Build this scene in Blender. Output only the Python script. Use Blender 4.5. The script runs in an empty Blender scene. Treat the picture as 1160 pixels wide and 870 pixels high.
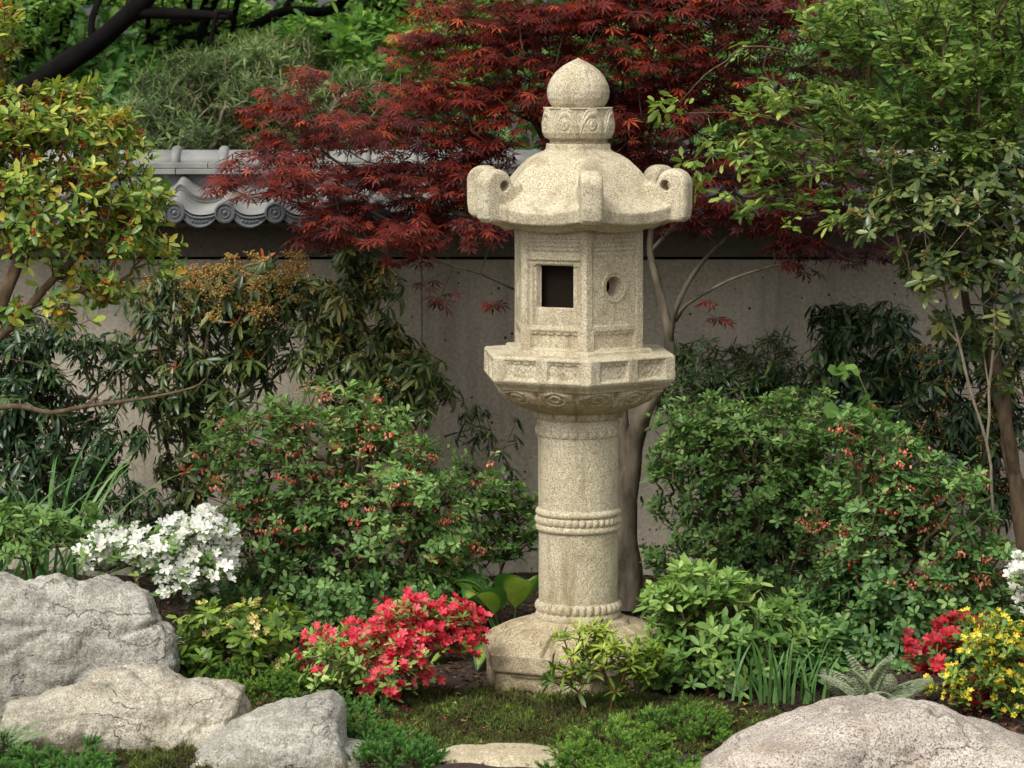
import bpy, bmesh, math, random
import numpy as np
from mathutils import Vector, noise as mnoise

R = math.radians
# ------------------------------------------------------------------ camera, sky, sun, exposure
scene = bpy.context.scene
F_PX, CAM_H = 3500.0, 2.32
cam_d = bpy.data.cameras.new('camera')
cam = bpy.data.objects.new('camera', cam_d)
scene.collection.objects.link(cam)
cam.location = (0, 0, CAM_H)
cam.rotation_euler = (R(90), 0, 0)
cam_d.sensor_width = 36.0
cam_d.lens = 36.0 * F_PX / 1160.0
cam_d.shift_y = -375.0 / 1160.0
cam_d.clip_start = 0.1
cam_d.clip_end = 400.0
cam_d.dof.use_dof = True
cam_d.dof.focus_distance = 11.1
cam_d.dof.aperture_fstop = 7.1
scene.camera = cam

SUN_EL, SUN_AZ = 50.0, -34.0      # sun stands behind the camera, to its left
world = bpy.data.worlds.new('World')
scene.world = world
world.use_nodes = True
wn, wl = world.node_tree.nodes, world.node_tree.links
wn.clear()
w_out = wn.new('ShaderNodeOutputWorld')
w_bg = wn.new('ShaderNodeBackground')
w_sky = wn.new('ShaderNodeTexSky')
w_sky.sky_type = 'NISHITA'
w_sky.sun_disc = False
w_sky.sun_elevation = R(SUN_EL)
w_sky.sun_rotation = R(180 + SUN_AZ * -1)
w_sky.dust_density = 4.0
w_sky.air_density = 1.4
w_hsv = wn.new('ShaderNodeHueSaturation')
w_hsv.inputs['Saturation'].default_value = 0.12
wl.new(w_sky.outputs[0], w_hsv.inputs['Color'])
wl.new(w_hsv.outputs[0], w_bg.inputs['Color'])
w_bg.inputs['Strength'].default_value = 0.15
wl.new(w_bg.outputs[0], w_out.inputs['Surface'])

sun_d = bpy.data.lights.new('sun', 'SUN')
sun_d.energy = 1.6
sun_d.angle = R(22)
sun_d.color = (1.0, 0.955, 0.88)
sun = bpy.data.objects.new('sun', sun_d)
scene.collection.objects.link(sun)
sv = Vector((math.cos(R(SUN_EL)) * math.sin(R(SUN_AZ)), -math.cos(R(SUN_EL)) * math.cos(R(SUN_AZ)), math.sin(R(SUN_EL))))
sun.rotation_euler = sv.to_track_quat('Z', 'Y').to_euler()
sun.location = (-8, -8, 16)

scene.view_settings.view_transform = 'Standard'
scene.view_settings.look = 'None'
scene.view_settings.exposure = 0.34
scene.view_settings.gamma = 1.0
scene.render.engine = 'CYCLES'
scene.cycles.max_bounces = 6
scene.cycles.diffuse_bounces = 4
scene.cycles.transmission_bounces = 4
scene.cycles.use_denoising = True

# ------------------------------------------------------------------ helpers
def W(px, py, D):
    return np.array([(px - 580.0) * D / F_PX, D, CAM_H - (py - 60.0) * D / F_PX])

def lin(c):
    c = [x / 255.0 for x in c]
    return tuple((x / 12.92 if x <= 0.04045 else ((x + 0.055) / 1.055) ** 2.4) for x in c) + (1.0,)

def tag(o, label=None, cat=None, group=None, kind=None):
    if label: o['label'] = label
    if cat: o['category'] = cat
    if group: o['group'] = group
    if kind: o['kind'] = kind
    return o

def empty(name, loc, label, cat, group=None):
    o = bpy.data.objects.new(name, None)
    o.empty_display_size = 0.1
    scene.collection.objects.link(o)
    o.location = tuple(float(v) for v in loc)
    return tag(o, label, cat, group)

class MB:
    """collects triangles / quads as numpy chunks and builds one mesh"""
    def __init__(self):
        self.v, self.f3, self.f4, self.t, self.n = [], [], [], [], 0
    def add(self, verts, tris=None, quads=None, tint=0.5):
        verts = np.asarray(verts, dtype=np.float64).reshape(-1, 3)
        if tris is not None and len(tris): self.f3.append(np.asarray(tris, dtype=np.int64).reshape(-1, 3) + self.n)
        if quads is not None and len(quads): self.f4.append(np.asarray(quads, dtype=np.int64).reshape(-1, 4) + self.n)
        self.v.append(verts)
        self.t.append(np.broadcast_to(np.asarray(tint, dtype=np.float64), (len(verts),)).copy())
        self.n += len(verts)
    def build(self, name, mats, parent=None, smooth=True, sharp=None):
        me = bpy.data.meshes.new(name)
        V = np.concatenate(self.v) if self.v else np.zeros((0, 3))
        if parent is not None:
            p = parent
            off = np.zeros(3)
            while p is not None:
                off += np.array(p.location[:]); p = p.parent
            V = V - off
        f3 = np.concatenate(self.f3) if self.f3 else np.zeros((0, 3), int)
        f4 = np.concatenate(self.f4) if self.f4 else np.zeros((0, 4), int)
        me.vertices.add(len(V)); me.vertices.foreach_set('co', V.astype(np.float32).ravel())
        loops = np.concatenate([f3.ravel(), f4.ravel()]).astype(np.int32)
        me.loops.add(len(loops)); me.loops.foreach_set('vertex_index', loops)
        n3, n4 = len(f3), len(f4)
        starts = np.concatenate([np.arange(n3) * 3, n3 * 3 + np.arange(n4) * 4]).astype(np.int32)
        me.polygons.add(n3 + n4); me.polygons.foreach_set('loop_start', starts)
        me.polygons.foreach_set('loop_total', np.concatenate([np.full(n3, 3), np.full(n4, 4)]).astype(np.int32))
        me.polygons.foreach_set('use_smooth', np.full(n3 + n4, bool(smooth)))
        me.update(calc_edges=True)
        a = me.attributes.new('tint', 'FLOAT', 'POINT')
        a.data.foreach_set('value', np.concatenate(self.t).astype(np.float32) if self.t else [])
        if smooth and sharp is not None:
            try: me.set_sharp_from_angle(angle=R(sharp))
            except Exception: pass
        for m in (mats if isinstance(mats, (list, tuple)) else [mats]): me.materials.append(m)
        o = bpy.data.objects.new(name, me)
        scene.collection.objects.link(o)
        if parent is not None: o.parent = parent
        return o

# ------------------------------------------------------------------ materials
def new_mat(name):
    m = bpy.data.materials.new(name); m.use_nodes = True
    m.node_tree.nodes.clear()
    return m, m.node_tree.nodes, m.node_tree.links

def ramp(n, stops):
    r = n.new('ShaderNodeValToRGB')
    while len(r.color_ramp.elements) > 1: r.color_ramp.elements.remove(r.color_ramp.elements[-1])
    r.color_ramp.elements[0].position = stops[0][0]; r.color_ramp.elements[0].color = stops[0][1]
    for p, c in stops[1:]:
        e = r.color_ramp.elements.new(p); e.color = c
    return r

def leaf_mat(name, cols, rough=0.45, trans=0.3, spec=0.4, warm=1.0):
    m, n, l = new_mat(name)
    out = n.new('ShaderNodeOutputMaterial'); mix = n.new('ShaderNodeMixShader')
    at = n.new('ShaderNodeAttribute'); at.attribute_name = 'tint'
    st = [(i / (len(cols) - 1), lin(c)) for i, c in enumerate(cols)]
    rp = ramp(n, st); l.new(at.outputs['Fac'], rp.inputs[0])
    nz = n.new('ShaderNodeTexNoise'); nz.inputs['Scale'].default_value = 60.0; nz.inputs['Detail'].default_value = 1.0
    tc = n.new('ShaderNodeTexCoord'); l.new(tc.outputs['Object'], nz.inputs['Vector'])
    hs = n.new('ShaderNodeHueSaturation'); l.new(rp.outputs[0], hs.inputs['Color'])
    mr = n.new('ShaderNodeMapRange'); mr.inputs[3].default_value = 0.75; mr.inputs[4].default_value = 1.25
    l.new(nz.outputs[0], mr.inputs[0]); l.new(mr.outputs[0], hs.inputs['Value'])
    p = n.new('ShaderNodeBsdfPrincipled'); p.inputs['Roughness'].default_value = rough
    p.inputs['Specular IOR Level'].default_value = spec
    l.new(hs.outputs[0], p.inputs['Base Color'])
    t = n.new('ShaderNodeBsdfTranslucent')
    h2 = n.new('ShaderNodeHueSaturation'); h2.inputs['Value'].default_value = 1.35; h2.inputs['Saturation'].default_value = 1.1
    l.new(hs.outputs[0], h2.inputs['Color']); l.new(h2.outputs[0], t.inputs['Color'])
    mix.inputs[0].default_value = trans
    l.new(p.outputs[0], mix.inputs[1]); l.new(t.outputs[0], mix.inputs[2]); l.new(mix.outputs[0], out.inputs[0])
    return m

def bark_mat(name, c1, c2, scale=30, bump=0.5):
    m, n, l = new_mat(name)
    out = n.new('ShaderNodeOutputMaterial'); p = n.new('ShaderNodeBsdfPrincipled'); p.inputs['Roughness'].default_value = 0.9; p.inputs['Specular IOR Level'].default_value = 0.08
    tc = n.new('ShaderNodeTexCoord'); mp = n.new('ShaderNodeMapping'); mp.inputs['Scale'].default_value = (1, 1, 0.35)
    l.new(tc.outputs['Object'], mp.inputs[0])
    nz = n.new('ShaderNodeTexNoise'); nz.inputs['Scale'].default_value = scale; nz.inputs['Detail'].default_value = 6
    l.new(mp.outputs[0], nz.inputs['Vector'])
    rp = ramp(n, [(0.3, lin(c1)), (0.7, lin(c2))]); l.new(nz.outputs[0], rp.inputs[0]); l.new(rp.outputs[0], p.inputs['Base Color'])
    b = n.new('ShaderNodeBump'); b.inputs['Strength'].default_value = bump; b.inputs['Distance'].default_value = 0.01
    l.new(nz.outputs[0], b.inputs['Height']); l.new(b.outputs[0], p.inputs['Normal']); l.new(p.outputs[0], out.inputs[0])
    return m

def stone_mat(name, base, light, dark, speck_scale=170.0, speck=0.55, stain=(120, 105, 75), stain_amt=0.5,
              patch_scale=3.0, bump=0.6, rough=0.9, lichen=None, moss_z=None, cracks=False, drips=0.0, fine=0.5):
    m, n, l = new_mat(name)
    out = n.new('ShaderNodeOutputMaterial'); p = n.new('ShaderNodeBsdfPrincipled'); p.inputs['Roughness'].default_value = rough
    p.inputs['Specular IOR Level'].default_value = 0.25
    geo = n.new('ShaderNodeNewGeometry'); vec = geo.outputs['Position']
    def noise(scale, detail=4, rgh=0.6):
        z = n.new('ShaderNodeTexNoise'); z.inputs['Scale'].default_value = scale; z.inputs['Detail'].default_value = detail
        z.inputs['Roughness'].default_value = rgh; l.new(vec, z.inputs['Vector']); return z
    def mixc(fac, a, b, mode='MIX'):
        x = n.new('ShaderNodeMix'); x.data_type = 'RGBA'; x.blend_type = mode
        if isinstance(fac, float): x.inputs[0].default_value = fac
        else: l.new(fac, x.inputs[0])
        for i, s in ((6, a), (7, b)):
            if isinstance(s, tuple): x.inputs[i].default_value = s
            else: l.new(s, x.inputs[i])
        return x.outputs[2]
    big = noise(patch_scale, 6, 0.65)
    rb = ramp(n, [(0.3, lin(base)), (0.68, lin(light))]); l.new(big.outputs[0], rb.inputs[0])
    sp = noise(speck_scale, 2, 0.7)
    rs = ramp(n, [(0.40, (1, 1, 1, 1)), (0.52, (0, 0, 0, 1))]); l.new(sp.outputs[0], rs.inputs[0])
    sm = n.new('ShaderNodeMath'); sm.operation = 'MULTIPLY'; sm.inputs[1].default_value = speck; l.new(rs.outputs[0], sm.inputs[0])
    col = mixc(sm.outputs[0], rb.outputs[0], lin(dark))
    sp2 = noise(speck_scale * 0.8, 1, 0.5)
    rs2 = ramp(n, [(0.58, (0, 0, 0, 1)), (0.7, (0.55, 0.55, 0.55, 1))]); l.new(sp2.outputs[0], rs2.inputs[0])
    col = mixc(rs2.outputs[0], col, lin(tuple(min(255, c + 28) for c in light)))
    st = noise(patch_scale * 2.3, 8, 0.72)
    rst = ramp(n, [(0.5, (0, 0, 0, 1)), (0.72, (stain_amt,) * 3 + (1,))]); l.new(st.outputs[0], rst.inputs[0])
    col = mixc(rst.outputs[0], col, lin(stain))
    if lichen:
        v = noise(14, 8, 0.8)
        rv = ramp(n, [(0.56, (0, 0, 0, 1)), (0.66, (0.6, 0.6, 0.6, 1))]); l.new(v.outputs[0], rv.inputs[0])
        col = mixc(rv.outputs[0], col, lin(lichen))
    if drips:
        dm = n.new('ShaderNodeMapping'); dm.inputs['Scale'].default_value = (16, 16, 2.2); l.new(vec, dm.inputs[0])
        dn = n.new('ShaderNodeTexNoise'); dn.inputs['Scale'].default_value = 1.0; dn.inputs['Detail'].default_value = 6; dn.inputs['Roughness'].default_value = 0.7
        l.new(dm.outputs[0], dn.inputs['Vector'])
        dr = ramp(n, [(0.50, (0, 0, 0, 1)), (0.74, (drips,) * 3 + (1,))]); l.new(dn.outputs[0], dr.inputs[0])
        col = mixc(dr.outputs[0], col, lin(stain))
    crk = None
    if cracks:
        vm = n.new('ShaderNodeMapping'); vm.inputs['Rotation'].default_value = (0.5, 0.45, 0.3); vm.inputs['Scale'].default_value = (3, 3, 17); l.new(vec, vm.inputs[0])
        vn = n.new('ShaderNodeTexNoise'); vn.inputs['Scale'].default_value = 1.0; vn.inputs['Detail'].default_value = 9; vn.inputs['Roughness'].default_value = 0.75; vn.inputs['Distortion'].default_value = 0.6
        l.new(vm.outputs[0], vn.inputs['Vector'])
        vr = ramp(n, [(0.50, (0, 0, 0, 1)), (0.70, (0.7, 0.7, 0.7, 1))]); l.new(vn.outputs[0], vr.inputs[0])
        col = mixc(vr.outputs[0], col, lin(tuple(int(c * 0.62) for c in base)))
        vr2 = ramp(n, [(0.28, (0.6, 0.6, 0.6, 1)), (0.45, (0, 0, 0, 1))]); l.new(vn.outputs[0], vr2.inputs[0])
        col = mixc(vr2.outputs[0], col, lin(tuple(min(240, c + 30) for c in light)))
        mp = n.new('ShaderNodeMapping'); mp.inputs['Rotation'].default_value = (0.3, 0.5, 0.4); mp.inputs['Scale'].default_value = (0.6, 1.0, 2.2)
        l.new(vec, mp.inputs[0])
        w = noise(5, 5, 0.6)
        add = n.new('ShaderNodeMix'); add.data_type = 'RGBA'; add.blend_type = 'ADD'; add.inputs[0].default_value = 0.35
        l.new(mp.outputs[0], add.inputs[6]); l.new(w.outputs['Color'], add.inputs[7])
        vo = n.new('ShaderNodeTexVoronoi'); vo.feature = 'DISTANCE_TO_EDGE'; vo.inputs['Scale'].default_value = 2.6
        l.new(add.outputs[2], vo.inputs['Vector'])
        crk = ramp(n, [(0.0, (1, 1, 1, 1)), (0.018, (0, 0, 0, 1))]); l.new(vo.outputs[0], crk.inputs[0])
        cm = n.new('ShaderNodeMath'); cm.operation = 'MULTIPLY'; l.new(crk.outputs[0], cm.inputs[0])
        gate = ramp(n, [(0.45, (0, 0, 0, 1)), (0.55, (0.55, 0.55, 0.55, 1))]); l.new(big.outputs[0], gate.inputs[0]); l.new(gate.outputs[0], cm.inputs[1])
        col = mixc(cm.outputs[0], col, lin((60, 52, 42)))
        crk = cm
    if moss_z is not None:
        sx = n.new('ShaderNodeSeparateXYZ'); l.new(vec, sx.inputs[0])
        mz = n.new('ShaderNodeMath'); mz.operation = 'MULTIPLY_ADD'; mz.inputs[1].default_value = 0.16; mz.inputs[2].default_value = -0.08
        l.new(st.outputs[0], mz.inputs[0])
        ad = n.new('ShaderNodeMath'); ad.operation = 'SUBTRACT'; l.new(sx.outputs[2], ad.inputs[0]); l.new(mz.outputs[0], ad.inputs[1])
        mr = n.new('ShaderNodeMapRange'); mr.inputs[1].default_value = moss_z; mr.inputs[2].default_value = moss_z + 0.05
        mr.inputs[3].default_value = 0.75; mr.inputs[4].default_value = 0.0
        l.new(ad.outputs[0], mr.inputs[0])
        col = mixc(mr.outputs[0], col, lin((84, 80, 46)))
    l.new(col, p.inputs['Base Color'])
    b1 = n.new('ShaderNodeBump'); b1.inputs['Strength'].default_value = bump; b1.inputs['Distance'].default_value = 0.004
    l.new(sp.outputs[0], b1.inputs['Height'])
    b2 = n.new('ShaderNodeBump'); b2.inputs['Strength'].default_value = fine; b2.inputs['Distance'].default_value = 0.02
    mid = noise(28, 6, 0.7); l.new(mid.outputs[0], b2.inputs['Height']); l.new(b1.outputs[0], b2.inputs['Normal'])
    last = b2
    if crk is not None:
        b3 = n.new('ShaderNodeBump'); b3.invert = True; b3.inputs['Strength'].default_value = 0.8; b3.inputs['Distance'].default_value = 0.01
        l.new(crk.outputs[0], b3.inputs['Height']); l.new(b2.outputs[0], b3.inputs['Normal']); last = b3
    l.new(last.outputs[0], p.inputs['Normal'])
    l.new(p.outputs[0], out.inputs[0])
    return m

M = {}
M['granite'] = stone_mat('lantern_granite', (192, 180, 150), (210, 200, 173), (108, 93, 67), speck_scale=200, speck=0.66,
                         stain=(128, 112, 82), stain_amt=0.6, bump=0.6, fine=0.3, drips=0.8)
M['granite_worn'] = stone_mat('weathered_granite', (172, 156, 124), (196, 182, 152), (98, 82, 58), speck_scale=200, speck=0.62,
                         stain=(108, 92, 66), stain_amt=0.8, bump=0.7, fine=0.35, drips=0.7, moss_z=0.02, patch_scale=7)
M['rock_grey'] = stone_mat('boulder_grey', (150, 146, 134), (186, 182, 170), (80, 76, 68), speck_scale=150, speck=0.6,
                           stain=(112, 104, 84), stain_amt=0.6, lichen=(200, 200, 188), moss_z=0.0, cracks=True, patch_scale=4)
M['rock_tan'] = stone_mat('boulder_tan', (164, 156, 138), (196, 188, 170), (88, 80, 66), speck_scale=150, speck=0.6,
                          stain=(128, 112, 84), stain_amt=0.6, lichen=(204, 202, 190), moss_z=0.02, cracks=True, patch_scale=5)
M['rock_step'] = stone_mat('stepping_stone_tan', (178, 164, 134), (206, 194, 166), (110, 96, 72), speck_scale=150, speck=0.5, stain=(140, 120, 84), stain_amt=0.5, patch_scale=5)
M['rock_pink'] = stone_mat('boulder_pink', (176, 164, 150), (202, 192, 180), (84, 72, 62), speck_scale=150, speck=0.8,
                           stain=(156, 132, 96), stain_amt=0.5, lichen=(206, 202, 194), cracks=True, patch_scale=2.5)
M['bark_maple'] = bark_mat('maple_bark', (50, 45, 38), (124, 114, 96), 16, 1.0)
M['bark_dark'] = bark_mat('dark_bark', (10, 9, 8), (24, 21, 19), 12)
M['bark_brown'] = bark_mat('brown_bark', (72, 60, 46), (110, 94, 74), 40)
M['bark_pale'] = bark_mat('pale_twig', (128, 116, 96), (168, 156, 132), 60)
M['bark_red'] = bark_mat('reddish_stem', (88, 56, 40), (128, 88, 62), 60)
M['bark_green'] = bark_mat('green_stem', (84, 96, 48), (110, 124, 64), 60)

rng = np.random.default_rng(7)

# ------------------------------------------------------------------ ground, moss
def vnoise(x, y, z=0.0, s=1.0, k=0):
    """cheap smooth pseudo noise in numpy, about -1..1"""
    a = np.sin(x * s * 1.7 + y * s * 2.3 + z * s * 1.1 + k) + np.sin(x * s * -2.9 + y * s * 1.3 + z * s * 2.1 + 1.7 * k + 1.3)
    b = np.sin(x * s * 4.1 + y * s * 3.7 - z * s * 3.3 + 2.1 * k) * 0.6 + np.sin(x * s * 5.3 - y * s * 6.1 + z * s * 4.7 + k * 0.7 + 4) * 0.5
    return (a + b) / 3.1

def gz(x, y):
    x = np.asarray(x, float); y = np.asarray(y, float)
    z = 0.03 * vnoise(x, y, 0, 1.1, 3) + 0.012 * vnoise(x, y, 0, 6.0, 5)
    z = z + 0.10 * np.exp(-(((x + 0.85) / 0.5) ** 2 + ((y - 11.2) / 0.7) ** 2))      # rise behind the left stones
    z = z + 0.05 * np.exp(-(((x - 1.1) / 0.6) ** 2 + ((y - 11.0) / 0.7) ** 2))
    near = 1 / (1 + np.exp((np.hypot(x, y - 11.5) - 6) / 1.0))
    return z * near

def axis(c, fine, nf, far):
    a = np.linspace(c - fine, c + fine, nf)
    g = np.geomspace(0.05, far, 26)
    return np.concatenate([(c - fine - g)[::-1], a, c + fine + g])
gx, gy = axis(0, 3.2, 260, 90), axis(11.6, 2.6, 220, 150)
X, Y = np.meshgrid(gx, gy)
V = np.stack([X.ravel(), Y.ravel(), gz(X, Y).ravel()], 1)
nx, ny = len(gx), len(gy)
i = np.arange(nx - 1)[None, :] + nx * np.arange(ny - 1)[:, None]
Q = np.stack([i, i + 1, i + nx + 1, i + nx], -1).reshape(-1, 4)
m, n, l = new_mat('garden_soil')
out = n.new('ShaderNodeOutputMaterial'); p = n.new('ShaderNodeBsdfPrincipled'); p.inputs['Roughness'].default_value = 0.95
geo = n.new('ShaderNodeNewGeometry')
nz = n.new('ShaderNodeTexNoise'); nz.inputs['Scale'].default_value = 45; nz.inputs['Detail'].default_value = 8; l.new(geo.outputs['Position'], nz.inputs['Vector'])
rp = ramp(n, [(0.3, lin((32, 22, 16))), (0.55, lin((56, 40, 28))), (0.75, lin((84, 62, 44)))]); l.new(nz.outputs[0], rp.inputs[0])
l.new(rp.outputs[0], p.inputs['Base Color'])
b = n.new('ShaderNodeBump'); b.inputs['Distance'].default_value = 0.02; l.new(nz.outputs[0], b.inputs['Height']); l.new(b.outputs[0], p.inputs['Normal'])
l.new(p.outputs[0], out.inputs[0])
gb = MB(); gb.add(V, quads=Q)
ground = gb.build('ground', m); tag(ground, kind='structure')

# ------------------------------------------------------------------ wall with tiled roof
wallY = 13.76
wx0, wx1 = -5.2, 5.2
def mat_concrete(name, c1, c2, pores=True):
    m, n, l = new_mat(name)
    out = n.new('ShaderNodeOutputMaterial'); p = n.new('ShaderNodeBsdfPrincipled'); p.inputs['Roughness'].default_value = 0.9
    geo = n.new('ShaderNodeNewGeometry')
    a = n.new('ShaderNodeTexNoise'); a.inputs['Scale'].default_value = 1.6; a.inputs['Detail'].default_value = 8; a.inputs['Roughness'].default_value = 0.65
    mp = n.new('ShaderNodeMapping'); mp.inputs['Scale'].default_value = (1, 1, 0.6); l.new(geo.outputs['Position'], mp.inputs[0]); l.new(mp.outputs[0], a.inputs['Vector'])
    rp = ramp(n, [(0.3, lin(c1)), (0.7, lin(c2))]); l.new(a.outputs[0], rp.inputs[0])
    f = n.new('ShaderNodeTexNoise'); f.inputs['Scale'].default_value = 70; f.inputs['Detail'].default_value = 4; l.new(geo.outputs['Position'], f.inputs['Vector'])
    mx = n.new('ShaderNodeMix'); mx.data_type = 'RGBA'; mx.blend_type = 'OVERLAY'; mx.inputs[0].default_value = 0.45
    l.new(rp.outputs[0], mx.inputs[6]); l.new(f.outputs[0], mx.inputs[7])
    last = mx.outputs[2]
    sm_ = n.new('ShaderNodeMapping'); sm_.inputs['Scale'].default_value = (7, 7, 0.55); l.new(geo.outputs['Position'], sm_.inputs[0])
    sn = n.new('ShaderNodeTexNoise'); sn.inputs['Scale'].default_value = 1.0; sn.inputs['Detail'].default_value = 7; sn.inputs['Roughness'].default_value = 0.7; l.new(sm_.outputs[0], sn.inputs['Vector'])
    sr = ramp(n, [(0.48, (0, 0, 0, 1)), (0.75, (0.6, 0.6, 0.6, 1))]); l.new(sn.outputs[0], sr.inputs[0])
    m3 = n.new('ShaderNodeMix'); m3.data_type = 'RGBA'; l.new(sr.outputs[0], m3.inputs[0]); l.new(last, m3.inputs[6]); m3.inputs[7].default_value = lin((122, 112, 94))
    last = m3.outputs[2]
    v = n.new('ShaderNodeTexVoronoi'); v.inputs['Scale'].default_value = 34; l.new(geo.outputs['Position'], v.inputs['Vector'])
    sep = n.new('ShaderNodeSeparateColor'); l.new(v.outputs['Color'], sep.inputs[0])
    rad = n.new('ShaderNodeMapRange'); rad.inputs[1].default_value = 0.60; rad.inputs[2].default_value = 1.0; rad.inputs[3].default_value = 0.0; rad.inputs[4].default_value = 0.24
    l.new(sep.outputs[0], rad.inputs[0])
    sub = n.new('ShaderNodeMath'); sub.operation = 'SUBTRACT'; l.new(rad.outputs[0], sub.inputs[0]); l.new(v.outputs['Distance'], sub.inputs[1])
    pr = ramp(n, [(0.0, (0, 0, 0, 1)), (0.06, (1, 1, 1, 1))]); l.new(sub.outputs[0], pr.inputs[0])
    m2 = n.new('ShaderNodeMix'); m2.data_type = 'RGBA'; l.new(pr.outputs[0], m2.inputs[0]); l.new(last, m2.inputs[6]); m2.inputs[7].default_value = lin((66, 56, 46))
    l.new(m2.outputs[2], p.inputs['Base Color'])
    b = n.new('ShaderNodeBump'); b.invert = True; b.inputs['Distance'].default_value = 0.01; l.new(pr.outputs[0], b.inputs['Height'])
    b2 = n.new('ShaderNodeBump'); b2.inputs['Distance'].default_value = 0.004; b2.inputs['Strength'].default_value = 0.5; l.new(f.outputs[0], b2.inputs['Height']); l.new(b.outputs[0], b2.inputs['Normal'])
    l.new(b2.outputs[0], p.inputs['Normal']); l.new(p.outputs[0], out.inputs[0])
    return m
M['concrete'] = mat_concrete('pitted_concrete', (166, 156, 138), (194, 184, 166))
M['plaster_shaded'] = mat_concrete('eave_shaded_plaster', (96, 88, 76), (112, 104, 92))  # shade under the eaves painted into the frieze and soffit colour

def tile_mat(name, c1, c2):
    m, n, l = new_mat(name)
    out = n.new('ShaderNodeOutputMaterial'); p = n.new('ShaderNodeBsdfPrincipled'); p.inputs['Roughness'].default_value = 0.55
    geo = n.new('ShaderNodeNewGeometry')
    a = n.new('ShaderNodeTexNoise'); a.inputs['Scale'].default_value = 7; a.inputs['Detail'].default_value = 8; l.new(geo.outputs['Position'], a.inputs['Vector'])
    rp = ramp(n, [(0.3, lin(c1)), (0.7, lin(c2))]); l.new(a.outputs[0], rp.inputs[0]); l.new(rp.outputs[0], p.inputs['Base Color'])
    f = n.new('ShaderNodeTexNoise'); f.inputs['Scale'].default_value = 160; l.new(geo.outputs['Position'], f.inputs['Vector'])
    b = n.new('ShaderNodeBump'); b.inputs['Distance'].default_value = 0.003; b.inputs['Strength'].default_value = 0.4; l.new(f.outputs[0], b.inputs['Height']); l.new(b.outputs[0], p.inputs['Normal'])
    l.new(p.outputs[0], out.inputs[0]); return m
M['tile'] = tile_mat('grey_roof_tile', (100, 101, 99), (146, 145, 139))
M['tile_dark'] = tile_mat('dark_roof_tile', (66, 70, 74), (98, 100, 102))

def box(mb, x0, x1, y0, y1, z0, z1, tint=0.5, bev=0.0):
    if bev > 0:   # chamfered box: 24 verts
        b = bev
        vs, idx = [], {}
        for sx, X_ in ((-1, x0), (1, x1)):
            for sy, Y_ in ((-1, y0), (1, y1)):
                for sz, Z_ in ((-1, z0), (1, z1)):
                    for k in range(3):
                        pnt = [X_ - sx * b, Y_ - sy * b, Z_ - sz * b]
                        pnt[k] = (X_, Y_, Z_)[k]
                        idx[(sx, sy, sz, k)] = len(vs); vs.append(pnt)
        q, t = [], []
        for k in range(3):
            a, c = [j for j in range(3) if j != k]
            for s in (-1, 1):
                loop = []
                for sa, sc in ((-1, -1), (1, -1), (1, 1), (-1, 1)):
                    key = [0, 0, 0]; key[k] = s; key[a] = sa; key[c] = sc
                    loop.append(idx[(*key, k)])
                q.append(loop)
        for k in range(3):
            a, c = [j for j in range(3) if j != k]
            for sa in (-1, 1):
                for sc in (-1, 1):
                    k1 = [0, 0, 0]; k1[a] = sa; k1[c] = sc; k2 = list(k1); k1[k] = -1; k2[k] = 1
                    q.append([idx[(*k1, a)], idx[(*k2, a)], idx[(*k2, c)], idx[(*k1, c)]])
        for sx in (-1, 1):
            for sy in (-1, 1):
                for sz in (-1, 1):
                    t.append([idx[(sx, sy, sz, 0)], idx[(sx, sy, sz, 1)], idx[(sx, sy, sz, 2)]])
        mb.add(vs, tris=t, quads=q, tint=tint)
        return
    vs = [(x, y, z) for x in (x0, x1) for y in (y0, y1) for z in (z0, z1)]
    mb.add(vs, quads=[(0, 1, 3, 2), (4, 6, 7, 5), (0, 4, 5, 1), (2, 3, 7, 6), (0, 2, 6, 4), (1, 5, 7, 3)], tint=tint)

wall = empty('garden_wall', (0, wallY, 0), 'long pitted concrete garden wall capped with grey wavy roof tiles', 'wall')
wm = MB()
joints = [-5.2, -3.5, -1.945, -0.4, 1.15, 2.7, 4.2, 5.2]
joints = [wx0, -3.5, (478 - 580) * wallY / F_PX, 2.7, wx1]
for a, b_ in zip(joints[:-1], joints[1:]):
    o = MB(); box(o, a + 0.0015, b_ - 0.0015, wallY, wallY + 0.24, -0.1, 1.40, bev=0.003)
    o.build('wall_panel', M['concrete'], wall, smooth=False)
o = MB(); box(o, wx0, wx1, wallY + 0.02, wallY + 0.22, -0.1, 1.40); o.build('wall_core', M['concrete'], wall, smooth=False)
o = MB(); box(o, wx0, wx1, wallY - 0.03, wallY + 0.27, -0.1, 0.117, bev=0.008); o.build('plinth', M['concrete'], wall, smooth=False)
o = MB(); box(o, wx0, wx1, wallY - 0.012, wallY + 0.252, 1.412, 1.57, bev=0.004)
o.build('frieze', M['plaster_shaded'], wall, smooth=False)
ridgeY = wallY + 0.12
PITCH = 57 * 13.4 / F_PX
X_DISC = (198 - 580) * 13.4 / F_PX
def wave(x):
    s = ((x - X_DISC) / PITCH + 0.5) % 1.0 - 0.5
    skew = np.where(s < 0, 0.13, 0.21)
    return 0.046 * np.exp(-(s / skew) ** 2) - 0.012 * (1 - np.cos(2 * np.pi * s)) * 0.5
eaveD, eaveZ, slope, cl = 0.49, 1.600, 0.32, 0.225     # run from ridge to eave
roof = None
rm = MB()
xs = np.arange(wx0 - 0.1, wx1 + 0.1, PITCH / 22)
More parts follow.
